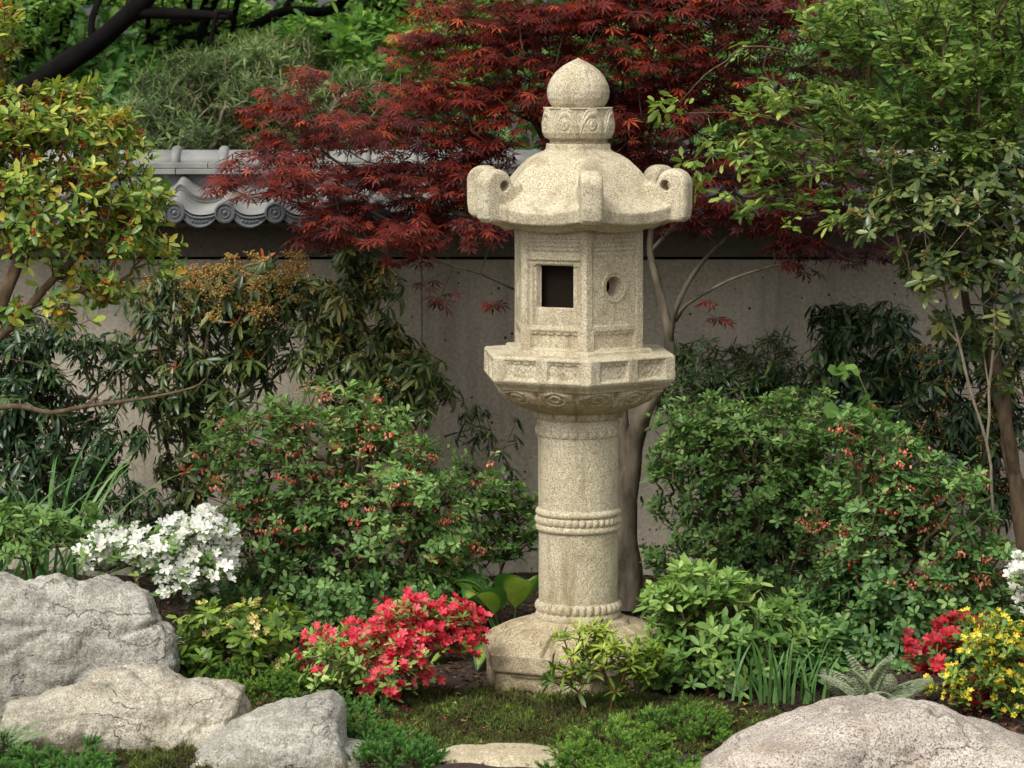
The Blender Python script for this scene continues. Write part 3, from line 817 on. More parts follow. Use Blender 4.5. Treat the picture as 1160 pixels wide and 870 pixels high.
def flower_t(np_=5, cup=0.35, wd=0.62):
    """open funnel flower facing +y, radius 1"""
    v = [(0, -0.5, 0)]; t = []
    for k in range(np_):
        a = 2 * math.pi * k / np_
        d = np.array([math.cos(a), 0, math.sin(a)]); s = np.array([-math.sin(a), 0, math.cos(a)])
        b = len(v)
        v += [tuple(d * 0.30 - s * 0.22), tuple(d * 0.72 - s * wd * 0.5 + np.array([0, cup * .7, 0])), tuple(d * 1.0 + np.array([0, cup * 0.55, 0])), tuple(d * 0.72 + s * wd * 0.5 + np.array([0, cup * .7, 0])), tuple(d * 0.30 + s * 0.22), tuple(d * 0.6 + np.array([0, cup * .35, 0]))]
        t += [(0, b, b + 5), (0, b + 5, b + 4), (b, b + 1, b + 5), (b + 1, b + 2, b + 5), (b + 2, b + 3, b + 5), (b + 3, b + 4, b + 5)]
    return np.array(v), np.array(t)
def blob_t(ns=5, elong=1.0):
    """tiny bead (double cone with a belt)"""
    v = [(0, 0, 0)]; t = []
    for y, r_ in ((0.25, 0.42), (0.7, 0.5)):
        for k in range(ns):
            a = 2 * math.pi * k / ns; v.append((r_ * math.cos(a), y * elong, r_ * math.sin(a)))
    v.append((0, 1.0 * elong, 0)); e = len(v) - 1
    for k in range(ns):
        k2 = (k + 1) % ns
        t += [(0, 1 + k, 1 + k2), (1 + k, 1 + ns + k, 1 + ns + k2), (1 + k, 1 + ns + k2, 1 + k2), (1 + ns + k, e, 1 + ns + k2)]
    return np.array(v), np.array(t)

def nrmz(a): return a / (np.linalg.norm(a, axis=-1, keepdims=True) + 1e-9)

def scatter(mb, tpl, P, Dr, Up, S, tint, wscale=None):
    """place template copies: +y along Dr, +z near Up"""
    v, t = tpl
    n_ = len(P)
    if n_ == 0: return
    Dr = nrmz(Dr); Xx = np.cross(Dr, Up); bad = np.linalg.norm(Xx, axis=1) < 1e-4; Xx[bad] = (1, 0, 0); Xx = nrmz(Xx); Zz = np.cross(Xx, Dr)
    S = np.broadcast_to(S, (n_,))
    ws = S if wscale is None else S * wscale
    out = P[:, None, :] + v[None, :, 0, None] * Xx[:, None, :] * ws[:, None, None] + v[None, :, 1, None] * Dr[:, None, :] * S[:, None, None] + v[None, :, 2, None] * Zz[:, None, :] * S[:, None, None]
    T = t[None] + (np.arange(n_) * len(v))[:, None, None]
    mb.add(out.reshape(-1, 3), tris=T.reshape(-1, 3), tint=np.repeat(np.clip(np.broadcast_to(tint, (n_,)), 0, 1), len(v)))

# ------------------------------------------------------------------ plants: branching
def grow(base, guides, targets, bf=0.35, seg=0.12, jit=0.15, up=0.0, rg=None):
    rg = rg or rng
    pos = [np.array(b, float) for b in base]; par = [-1] * len(pos); pl = [0.0] * len(pos); isg = [0.0] * len(pos)
    for g_ in guides:
        gr_ = [float(a[3]) if len(a) > 3 else 0.0 for a in g_]
        g_ = [np.array(a[:3], float) for a in g_]
        A = np.array(pos); k = int(np.argmin(np.linalg.norm(A - g_[0], axis=1)))
        isg[k] = max(isg[k], gr_[0]); rp_ = gr_[0]
        for a, rr_ in zip(g_, gr_):
            if np.linalg.norm(a - pos[k]) < 0.025: continue
            d = np.linalg.norm(a - pos[k]); ns = max(1, int(d / seg)); s0 = pos[k].copy()
            for q in range(1, ns + 1):
                pos.append(s0 + (a - s0) * q / ns + rg.normal(0, seg * 0.05, 3)); par.append(k); pl.append(pl[k] + d / ns); isg.append(rp_ + (rr_ - rp_) * q / ns); k = len(pos) - 1
            rp_ = rr_
    T = np.asarray(targets)
    n0 = len(pos); cap = n0 + len(T) * 6 + 10
    A = np.zeros((cap, 3)); A[:n0] = np.array(pos); PL = np.zeros(cap); PL[:n0] = pl
    PA = np.full(cap, -1); PA[:n0] = par
    cnt = n0; b0 = np.mean(np.array(base), 0)
    order = np.argsort(np.linalg.norm(T - b0, axis=1))
    leafnode = np.full(len(T), -1)
    for j in order:
        t = T[j]
        d = np.linalg.norm(A[:cnt] - t, axis=1)
        c = d + bf * PL[:cnt] + up * np.clip(A[:cnt, 2] - t[2], 0, None)
        k = int(np.argmin(c)); dk = d[k]
        ns = min(5, max(1, int(dk / seg))); s0 = A[k].copy(); PLk = PL[k]
        sag = dk * 0.10
        jv = rg.normal(0, 1, (ns, 3)) * dk * jit * 0.35
        for q in range(1, ns + 1):
            f = q / ns
            p_ = s0 + (t - s0) * f
            if q < ns: p_ = p_ + jv[q - 1] * math.sin(math.pi * f); p_[2] += sag * math.sin(math.pi * f)
            A[cnt] = p_; PA[cnt] = k; PL[cnt] = PLk + dk * f; k = cnt; cnt += 1
        leafnode[j] = k
    global GMIN
    GMIN = np.zeros(cnt); GMIN[:n0] = isg
    return A[:cnt], PA[:cnt], leafnode, n0

def branches_mesh(A, PA, tip=0.0016, expo=0.42, rmax=0.05, sides=5, guide_r=None, minr=0.0, rmul=None):
    n_ = len(A); cntc = np.ones(n_)
    for k in range(n_ - 1, -1, -1):
        if PA[k] >= 0: cntc[PA[k]] += cntc[k]
    rad = np.minimum(rmax, tip * cntc ** expo)
    g0 = GMIN if len(GMIN) == n_ else np.zeros(n_)
    rad = np.where(g0 > 0, g0, rad)
    ch = [[] for _ in range(n_)]
    for k in range(n_):
        if PA[k] >= 0: ch[PA[k]].append(k)
    mb = MB()
    stack = [(k, None) for k in range(n_) if PA[k] < 0]
    while stack:
        k, pr = stack.pop()
        chain = [k] if pr is None else [pr, k]
        while ch[chain[-1]]:
            c = sorted(ch[chain[-1]], key=lambda q: (-g0[q], -cntc[q]))
            for o_ in c[1:]: stack.append((o_, chain[-1]))
            chain.append(c[0])
        if len(chain) < 2: continue
        P = A[chain]; r = rad[chain].copy()
        if pr is not None: r[0] = r[1]
        if rad[chain[min(1, len(chain) - 1)]] < minr: continue
        sd = sides if r.max() < 0.012 else 10
        if len(P) > 2 and r.max() > 0.006:      # smooth the chain
            m_ = len(P); tq = np.linspace(0, m_ - 1, (m_ - 1) * 3 + 1); i0 = np.clip(tq.astype(int), 0, m_ - 2); f = (tq - i0)[:, None]
            Pm = np.vstack([P[:1] * 2 - P[1:2], P, P[-1:] * 2 - P[-2:-1]])
            p0, p1, p2, p3 = Pm[i0], Pm[i0 + 1], Pm[i0 + 2], Pm[i0 + 3]
            P2 = 0.5 * ((2 * p1) + (-p0 + p2) * f + (2 * p0 - 5 * p1 + 4 * p2 - p3) * f ** 2 + (-p0 + 3 * p1 - 3 * p2 + p3) * f ** 3)
            r = np.interp(tq, np.arange(m_), r); P = P2
            r = np.convolve(np.pad(r, 2, 'edge'), np.ones(5) / 5, 'valid')
        r = np.maximum(r, 0.0011)
        tg = np.gradient(P, axis=0); tg = nrmz(tg)
        ref = np.where(np.abs(tg[:, 2:3]) > 0.9, np.array([[1.0, 0, 0]]), np.array([[0, 0, 1.0]]))
        if np.abs(tg[:, 2]).mean() > 0.6: ref = np.tile(np.array([[0, 1.0, 0]]), (len(P), 1))
        else: ref = np.tile(np.array([[0, 0, 1.0]]), (len(P), 1)) + 0.01
        n1 = nrmz(np.cross(tg, ref)); n2 = np.cross(tg, n1)
        th = np.linspace(0, 2 * np.pi, sd, endpoint=False)
        rr = r[:, None] * (1 + 0.07 * np.sin(th[None] * 3 + P[:, 2:3] * 30))
        ring = P[:, None, :] + rr[..., None] * (np.cos(th)[None, :, None] * n1[:, None, :] + np.sin(th)[None, :, None] * n2[:, None, :])
        m_ = len(P)
        i = np.arange(m_ - 1)[:, None] * sd + np.arange(sd)[None, :]; i2 = np.arange(m_ - 1)[:, None] * sd + (np.arange(sd)[None, :] + 1) % sd
        mb.add(ring.reshape(-1, 3), quads=np.stack([i, i2, i2 + sd, i + sd], -1).reshape(-1, 4))
    return mb

def lobe_points(lobes, n_, shell=0.35, tiers=0.0, clump=0.0, rg=None, minz=None):
    """lobes: (px, py, rpx, rpy, D, depth_m[, weight])"""
    rg = rg or rng
    base_l = list(lobes); lobes = []
    for l_ in base_l:
        l_ = tuple(l_) + ((1.0,) if len(l_) == 6 else ())
        big = l_[2] * l_[3] > 350
        lobes.append((l_[0], l_[1], l_[2] * (0.86 if big else 1), l_[3] * (0.86 if big else 1), l_[4], l_[5], l_[6]))
        if big:
            for q in range(7):
                a = rg.uniform(-0.35, math.pi + 0.35); f = rg.uniform(0.75, 1.12); sc = rg.uniform(0.18, 0.42)
                lobes.append((l_[0] + l_[2] * f * math.cos(a), l_[1] - l_[3] * f * math.sin(a), max(7, l_[2] * sc), max(5, l_[3] * sc), l_[4] + rg.uniform(-0.7, 0.7) * l_[5], l_[5] * sc, l_[6] * 0.8))
    w = np.array([l_[2] * l_[3] * (l_[6] if len(l_) > 6 else 1.0) for l_ in lobes], float); w /= w.sum()
    out = []
    for l_, k in zip(lobes, rg.multinomial(n_, w)):
        c = W(l_[0], l_[1], l_[4]); a = l_[2] * l_[4] / F_PX; b_ = l_[3] * l_[4] / F_PX; dp = l_[5]
        d = nrmz(rg.normal(0, 1, (k * 3, 3))); r_ = shell + (1 - shell) * rg.random(k * 3) ** 0.6
        em = rg.random(k * 3) < 0.22
        r_ = np.where(em, r_ * rg.uniform(1.0, 1.55, k * 3), r_)
        p_ = d * r_[:, None] * np.array([a, dp, b_]) + c
        if tiers > 0:
            q = np.round(p_[:, 2] / tiers + 0.3 * np.sin(p_[:, 0] * 3) + 0.2 * np.sin(p_[:, 1] * 5)) - 0.3 * np.sin(p_[:, 0] * 3) - 0.2 * np.sin(p_[:, 1] * 5)
            mixz = rg.uniform(0.15, 0.85, len(p_))
            p_[:, 2] = p_[:, 2] * (1 - mixz) + q * tiers * mixz + rg.normal(0, 0.014, len(p_))
        if clump > 0:
            v = vnoise(p_[:, 0], p_[:, 1], p_[:, 2], 9.0, l_[0] % 7)
            keep = v > -1 + clump + rg.normal(0, 0.2, len(p_))
            p_ = np.concatenate([p_[keep], p_[~keep]])
        p_ = p_[:k]
        if tiers > 0 or clump > 0: pass
        out.append(p_)
    P = np.concatenate(out)
    g_ = gz(P[:, 0], P[:, 1]) + 0.02
    P[:, 2] = np.maximum(P[:, 2], g_ + rg.random(len(P)) * 0.02)
    return P

def whorl(mb, tpl, N, A_, k, L, el=25, spread=15, droop=0.0, tint=0.5, tvar=0.18, off=0.0, rg=None, szv=0.25, wsc=None):
    rg = rg or rng
    n_ = len(N)
    A_ = nrmz(A_); ref = nrmz(rg.normal(0, 1, (n_, 3))); e1 = nrmz(np.cross(A_, ref)); e2 = np.cross(A_, e1)
    for j in range(k):
        keep = rg.random(n_) > 0.08
        a = 2 * np.pi * j / k + rg.normal(0, 0.25, n_)
        e = np.radians(el + rg.normal(0, spread, n_))
        perp = np.cos(a)[:, None] * e1 + np.sin(a)[:, None] * e2
        d = perp * np.cos(e)[:, None] + A_ * np.sin(e)[:, None]
        d[:, 2] -= droop
        u = A_ * np.cos(e)[:, None] - perp * np.sin(e)[:, None]
        s = L * (1 + rg.normal(0, szv, n_)).clip(0.45, 1.6)
        tt = (tint if np.ndim(tint) else np.full(n_, tint)) + rg.normal(0, tvar, n_)
        p_ = N + perp * 0.003 + A_ * rg.uniform(-0.5, 0.5, n_)[:, None] * off
        ws = None if wsc is None else np.full(keep.sum(), wsc)
        scatter(mb, tpl, p_[keep], d[keep], u[keep], s[keep], tt[keep], ws)

def spray(mb, tpl, P0, P1, m_, L, tint=0.5, tvar=0.18, flat=0.6, droop=0.1, rg=None, szv=0.25, ahead=0.6):
    """m_ leaves alternating along each twig P0->P1"""
    rg = rg or rng
    n_ = len(P0); seg = P1 - P0; ln = np.linalg.norm(seg, axis=1, keepdims=True); dr = nrmz(seg)
    side = nrmz(np.cross(dr, np.array([[0, 0, 1.0]])) + 1e-6)
    for j in range(m_):
        f = (j + 0.7 + rg.random(n_) * 0.6) / (m_ + 0.3)
        sgn = 1 if j % 2 else -1
        p_ = P1 - dr * (np.minimum(ln, 0.16) * (1 - np.clip(f, 0, 1))[:, None])
        if j == m_ - 1: d = dr + rg.normal(0, 0.25, (n_, 3))
        else: d = dr * ahead + side * sgn + rg.normal(0, 0.3, (n_, 3))
        d = nrmz(d); d[:, 2] -= droop
        u = np.array([[0, 0, 1.0]]) * flat + rg.normal(0, 0.35, (n_, 3))
        s = L * (1 + rg.normal(0, szv, n_)).clip(0.4, 1.6)
        tt = (tint if np.ndim(tint) else np.full(n_, tint)) + rg.normal(0, tvar, n_)
        scatter(mb, tpl, p_, d, u, s, tt)

def node_axes(A, PA, ln, P, centre, up=0.35, outw=0.5):
    par = PA[ln]; d = nrmz(A[ln] - A[np.maximum(par, 0)])
    o_ = nrmz(P - centre)
    return nrmz(d * 0.5 + o_ * outw + np.array([[0, 0, up]]) + rng.normal(0, 0.15, P.shape)), A[np.maximum(par, 0)]

def plant(name, label, cat, base_px, D, lobes, n_nodes, leafmat, bark, mode='whorl', tpl=None, L=0.03, k=5, el=25, spread=15, droop=0.0,
          tint=None, tvar=0.15, guides=(), bases=None, group=None, tip=0.0014, rmax=0.02, shell=0.3, tiers=0.0, clump=0.3, extra=None,
          m_=4, expo=0.42, bf=0.3, up=0.35, outw=0.5, jit=0.15, seg=0.1, names=('stems', 'foliage'), szv=0.25, minr=0.0, nstem=4, flat=0.6, tipnew=0.0):
    bx, by = base_px, D
    b = W(base_px, 0, D); b[2] = float(gz(b[0], b[1])) - 0.02
    root = empty(name, b, label, cat, group)
    if bases is None:
        bases = [b + np.array([rng.normal(0, 0.07), rng.normal(0, 0.05), 0]) for _ in range(nstem)] if nstem > 1 else [b]
    P = lobe_points(lobes, n_nodes, shell, tiers, clump)
    gs = [[list(W(*q[:3])) + list(q[3:]) for q in g_] for g_ in guides]
    A, PA, ln, n0 = grow(bases, gs, P, bf=bf, seg=seg, jit=jit)
    branches_mesh(A, PA, tip, expo, rmax, minr=minr).build(names[0], bark, root)
    P = A[ln]
    centre = P.mean(0) - np.array([0, 0, 0.25])
    ax, par = node_axes(A, PA, ln, P, centre, up, outw)
    mb = MB()
    # tone: whole shoots differ, youngest (outermost, highest) shoots slightly lighter
    sh = vnoise(P[:, 0], P[:, 1], P[:, 2], 7.0, base_px % 5) * 0.16 + rng.normal(0, 0.11, len(P))
    h = (P[:, 2] - P[:, 2].min()) / (np.ptp(P[:, 2]) + 1e-6)
    tn = (0.42 if tint is None else tint) + sh + tipnew * (h - 0.5)
    if mode == 'whorl': whorl(mb, tpl, P, ax, k, L, el, spread, droop, tn, tvar, off=L * 0.4, szv=szv)
    elif mode == 'spray': spray(mb, tpl, par, P, m_, L, tn, tvar, flat=flat, droop=droop, szv=szv)
    if extra: extra(root, A, PA, P, ax, mb, par)
    mb.build(names[1], leafmat, root)
    return root, P, ax

LT = leaf_t(1, 0.42, 0.12, 0.12, 0.5)
LT_narrow = leaf_t(1, 0.26, 0.15, 0.25, 0.5)
LT_wide = leaf_t(1, 0.55, 0.10, 0.12, 0.55)
LT_obov = leaf_t(1, 0.50, 0.10, 0.10, 0.62)
LS = leaf_s(1, 0.5)
MAPLE = maple_t()
FL5 = flower_t()
BEAD = blob_t()

# leaf palettes (dark -> light)
LM = {}
LM['maple'] = leaf_mat('maple_leaf', [(64, 28, 28), (102, 38, 32), (144, 54, 38), (206, 98, 60)], 0.45, 0.35)
LM['tree_r'] = leaf_mat('dogwood_leaf', [(60, 92, 42), (90, 122, 54), (126, 152, 70), (180, 196, 100)], 0.45, 0.35)
LM['holly'] = leaf_mat('holly_leaf', [(56, 92, 40), (92, 128, 52), (136, 162, 72), (190, 190, 84), (206, 156, 60)], 0.3, 0.25)
LM['pieris'] = leaf_mat('pieris_leaf', [(38, 58, 36), (66, 86, 48), (102, 116, 62), (152, 146, 86)], 0.3, 0.15)
LM['pieris_dark'] = leaf_mat('pieris_dark_leaf', [(24, 42, 26), (40, 62, 36), (60, 84, 48), (98, 114, 62)], 0.3, 0.12)
LM['enki'] = leaf_mat('enkianthus_leaf', [(60, 96, 50), (96, 134, 68), (132, 166, 90), (176, 198, 120)], 0.5, 0.3)
LM['enki_r'] = leaf_mat('enkianthus_deep_leaf', [(50, 86, 46), (78, 116, 60), (112, 148, 78), (156, 182, 106)], 0.5, 0.25)
LM['lime'] = leaf_mat('lime_leaf', [(76, 112, 54), (110, 146, 70), (144, 174, 90), (186, 206, 124)], 0.45, 0.35)
LM['rhodo'] = leaf_mat('rhodo_leaf', [(48, 78, 30), (84, 112, 42), (124, 148, 54), (164, 180, 74)], 0.4, 0.2)
LM['juniper'] = leaf_mat('juniper_needle', [(54, 92, 34), (88, 128, 46), (124, 160, 62), (158, 188, 88)], 0.6, 0.2)
LM['juniper_blue'] = leaf_mat('juniper_deep_needle', [(46, 86, 36), (70, 116, 48), (96, 144, 60), (128, 170, 84)], 0.6, 0.2)
LM['iris'] = leaf_mat('iris_blade', [(60, 98, 54), (84, 124, 66), (110, 148, 82), (140, 170, 100)], 0.4, 0.25)
LM['fern'] = leaf_mat('fern_pale', [(120, 136, 104), (150, 162, 128), (180, 188, 156), (206, 210, 180)], 0.6, 0.3)
LM['hosta'] = leaf_mat('hosta_leaf', [(58, 96, 44), (74, 116, 50), (128, 156, 66), (170, 184, 84)], 0.4, 0.3)
LM['bg_light'] = leaf_mat('background_light_leaf', [(54, 90, 44), (88, 128, 56), (130, 166, 76), (190, 212, 124)], 0.5, 0.45)
LM['bg_dark'] = leaf_mat('background_dark_leaf', [(50, 84, 44), (72, 112, 54), (102, 144, 72), (146, 182, 100)], 0.5, 0.35)
LM['bg_olive'] = leaf_mat('background_olive_needle', [(54, 72, 42), (82, 104, 56), (116, 138, 76), (162, 180, 114)], 0.6, 0.3)
LM['moss'] = leaf_mat('moss_leaf', [(62, 50, 28), (74, 72, 34), (88, 104, 42), (124, 146, 62)], 0.8, 0.2)
LM['red_fl'] = leaf_mat('crimson_petal', [(176, 24, 46), (208, 44, 66), (226, 70, 88), (238, 116, 126)], 0.55, 0.3)
LM['deepred_fl'] = leaf_mat('deep_red_petal', [(130, 16, 30), (166, 28, 42), (192, 44, 54), (212, 74, 78)], 0.55, 0.3)
LM['white_fl'] = leaf_mat('white_petal', [(222, 220, 206), (236, 234, 224), (244, 242, 234), (250, 250, 246)], 0.6, 0.3)
LM['bell'] = leaf_mat('bell_flower', [(190, 84, 58), (222, 116, 84), (236, 150, 118), (244, 196, 166)], 0.6, 0.25)
LM['cream'] = leaf_mat('cream_bead', [(150, 132, 62), (182, 164, 86), (206, 192, 120), (226, 216, 160)], 0.6, 0.2)
LM['amber'] = leaf_mat('amber_bead', [(124, 88, 40), (162, 122, 58), (190, 152, 78), (212, 186, 110)], 0.6, 0.2)
LM['newred'] = leaf_mat('young_red_leaf', [(122, 52, 32), (160, 76, 42), (188, 104, 60), (206, 140, 84)], 0.45, 0.3)
LM['yellow_fl'] = leaf_mat('yellow_petal', [(214, 184, 40), (232, 206, 56), (240, 220, 80), (246, 232, 120)], 0.6, 0.3)
LM['berry'] = leaf_mat('red_berry', [(110, 18, 14), (150, 30, 20), (180, 48, 26), (200, 80, 34)], 0.35, 0.05)
LM['mulch'] = leaf_mat('bark_chip', [(34, 22, 16), (58, 38, 26), (86, 58, 40), (130, 96, 68)], 0.9, 0.0)

def bells(root, A, PA, P, ax, mb, par, frac=0.16, size=0.0085, mat='bell', name='blossoms', zmin=-9, nb=12):
    sel = rng.random(len(P)) < frac
    sel &= P[:, 2] > zmin
    sel &= vnoise(P[:, 0], P[:, 1], P[:, 2], 5, 2) > -0.3
    b = MB(); N = P[sel]
    for j in range(nb):
        q = N + rng.normal(0, 1, N.shape) * [[0.016, 0.014, 0.006]] - np.array([[0, 0.01, 0.016]])
        d = np.tile(np.array([[0, 0, -1.0]]), (len(N), 1)) + rng.normal(0, 0.25, N.shape)
        scatter(b, BELL, q, d, np.tile([[0, 1.0, 0]], (len(N), 1)), size * rng.uniform(0.75, 1.2, len(N)), rng.random(len(N)))
    b.build(name, LM[mat], root)
BELL = blob_t(6, 1.7)

def racemes(root, P, ax, frac, mat='cream', zmin=-9, zmax=9, name='blossoms', nspk=5, ln=0.06, upw=0.2, bead=0.006, per=9, sel=None):
    if sel is None: sel = (rng.random(len(P)) < frac) & (P[:, 2] > zmin) & (P[:, 2] < zmax)
    N = P[sel]; b = MB()
    for s in range(nspk):
        d = nrmz(rng.normal(0, 0.6, N.shape) + np.array([[0, 0, upw]]))
        for j in range(per):
            f = (j + 1) / per
            q = N + d * ln * f + np.array([[0, 0, -0.5 * ln]]) * f * f + rng.normal(0, 0.0025, N.shape)
            scatter(b, BEAD, q, rng.normal(0, 1, N.shape), np.tile([[0.1, 1.0, 0]], (len(N), 1)), bead * rng.uniform(0.8, 1.3, len(N)), rng.random(len(N)))
    b.build(name, LM[mat], root)

def flowers(root, P, ax, sel, mat, size, per=2, jitter=0.015, tpl=FL5, name='blossoms', upw=0.3, fw=0.5):
    N = P[sel]; a = ax[sel]; b = MB()
    for j in range(per):
        d = nrmz(a * 0.7 + rng.normal(0, 0.45, N.shape) + np.array([[0, -fw, upw]]))
        q = N + nrmz(a) * 0.018 + rng.normal(0, jitter, N.shape)
        base_t = np.clip(rng.random(len(N)), 0, 1)
        scatter(b, tpl, q, d, rng.normal(0, 1, N.shape), size * rng.uniform(0.8, 1.2, len(N)), base_t)
    return b.build(name, LM[mat], root)

# ------------------------------------------------------------------ background woodland, far to near
def far_wood():
    mb = MB()
    n_ = 42000
    x = rng.uniform(-9, 9, n_); y = rng.uniform(26, 31, n_)
    z = rng.uniform(0, 1, n_) ** 0.9 * 6.2
    v = vnoise(x, y, z, 1.3, 4)
    keep = v > -0.38
    x, y, z, v = x[keep], y[keep], z[keep], v[keep]
    P = np.stack([x, y, z], 1); k = len(P)
    scatter(mb, LS, P, rng.normal(0, 1, (k, 3)) + [[0, 0, -0.4]], rng.normal(0, 0.6, (k, 3)) + [[0, -0.5, 1]], rng.uniform(0.12, 0.26, k), 0.45 + 0.3 * v + rng.normal(0, 0.15, k))
    o = mb.build('woodland', LM['bg_dark'])
    tag(o, 'dark blurred woodland filling the distance behind the garden wall', 'woodland', kind='stuff')
far_wood()

# big tree with leaning dark limb, behind the wall to the left
plant('shade_tree', 'big shade tree with a thick near-black leaning limb behind the wall', 'tree', -120, 17.5,
      [(20, 20, 60, 50, 17.2, 0.7), (130, -20, 110, 30, 18.0, 0.8), (110, 90, 60, 40, 18.4, 0.6), (230, 60, 90, 40, 18.6, 0.8), (330, 40, 110, 40, 18.8, 0.8),
       (430, 40, 90, 55, 18.8, 0.8), (20, 110, 60, 60, 18.6, 0.5), (300, -40, 160, 40, 17.8, 0.9), (480, -10, 90, 40, 18.0, 0.8), (200, 20, 60, 30, 19.0, 0.5), (60, -60, 160, 50, 18, 1.0)],
      3600, LM['bg_light'], M['bark_dark'], mode='spray', tpl=LT, L=0.058, m_=8, tint=0.5, tvar=0.22,
      guides=[[(-160, 250, 16.2, 0.13), (-60, 160, 16.1, 0.08), (50, 88, 15.9, 0.058), (100, 52, 15.8, 0.052), (150, 15, 15.7, 0.046), (185, -30, 15.7, 0.055)],
              [(150, 15, 15.7, 0.04), (180, 11, 15.7, 0.034), (225, 14, 15.7, 0.026), (262, 20, 15.7, 0.016)], [(104, 50, 15.8, 0.02), (106, 20, 15.9, 0.018), (120, -20, 16.0, 0.016)],
              [(243, 18, 15.7, 0.016), (240, 45, 15.7, 0.009)], [(175, -40, 15.7), (300, -60, 16.1), (430, -40, 17.8)]],
      nstem=1, tip=0.003, rmax=0.028, expo=0.45, names=('trunk', 'crown'), clump=0.55, seg=0.2, droop=0.4)

def yew(label, bx, D, lobes, n_, mat='bg_olive', L=0.05, k=8, tint=0.4):
    return plant('evergreen_shrub', label, 'shrub', bx, D, lobes, n_, LM[mat], M['bark_pale'], tpl=leaf_t(1, 0.16, 0.1, 0.2), L=L, k=k, el=35, spread=22, tint=tint,
                 group='evergreens behind the wall', tip=0.002, rmax=0.03, nstem=3, clump=0.45, seg=0.15, expo=0.4)
yew('olive feathery evergreen behind the tile ridge, left of its pale-twigged neighbour', 215, 16.2, [(215, 130, 60, 55, 16.2, 0.4), (180, 160, 50, 45, 16.0, 0.4), (230, 90, 40, 30, 16.4, 0.3)], 1500, tint=0.4)
yew('olive evergreen with pale bare twigs behind the ridge beside the red maple', 320, 16.6, [(310, 110, 80, 55, 16.6, 0.5), (370, 140, 70, 50, 16.6, 0.4), (290, 70, 60, 30, 16.9, 0.4), (270, 150, 60, 40, 16.4, 0.4)], 2200, tint=0.55)
plant('broadleaf_shrub', 'bright green leafy shrub behind the wall through the gaps of the maple', 'shrub', 450, 16.8,
      [(450, 100, 80, 60, 16.8, 0.5), (400, 60, 70, 40, 17.2, 0.5), (520, 60, 80, 50, 17.2, 0.5)], 1100, LM['bg_light'], M['bark_brown'], mode='spray', tpl=LT, L=0.065, m_=5, tint=0.45, tvar=0.2, clump=0.4, rmax=0.03)
plant('broadleaf_shrub', 'mid green leafy shrub behind the wall at the far right', 'shrub', 1000, 17.0,
      [(1020, 110, 160, 80, 17.0, 0.6), (860, 100, 100, 70, 17.4, 0.6), (1130, 50, 120, 80, 17.2, 0.6), (700, 90, 100, 70, 17.6, 0.5)], 1700, LM['bg_dark'], M['bark_brown'], mode='spray', tpl=LT, L=0.085, m_=5, tint=0.62, tvar=0.2, clump=0.5, rmax=0.03)
plant('broadleaf_shrub', 'dense dark green shrub behind the wall at the far left', 'shrub', 60, 17.0,
      [(60, 140, 120, 60, 17.0, 0.5), (140, 100, 70, 60, 17.6, 0.4), (0, 100, 80, 60, 18, 0.4)], 1000, LM['bg_dark'], M['bark_brown'], mode='spray', tpl=LT, L=0.085, m_=5, tint=0.5, tvar=0.2, clump=0.5, rmax=0.03)

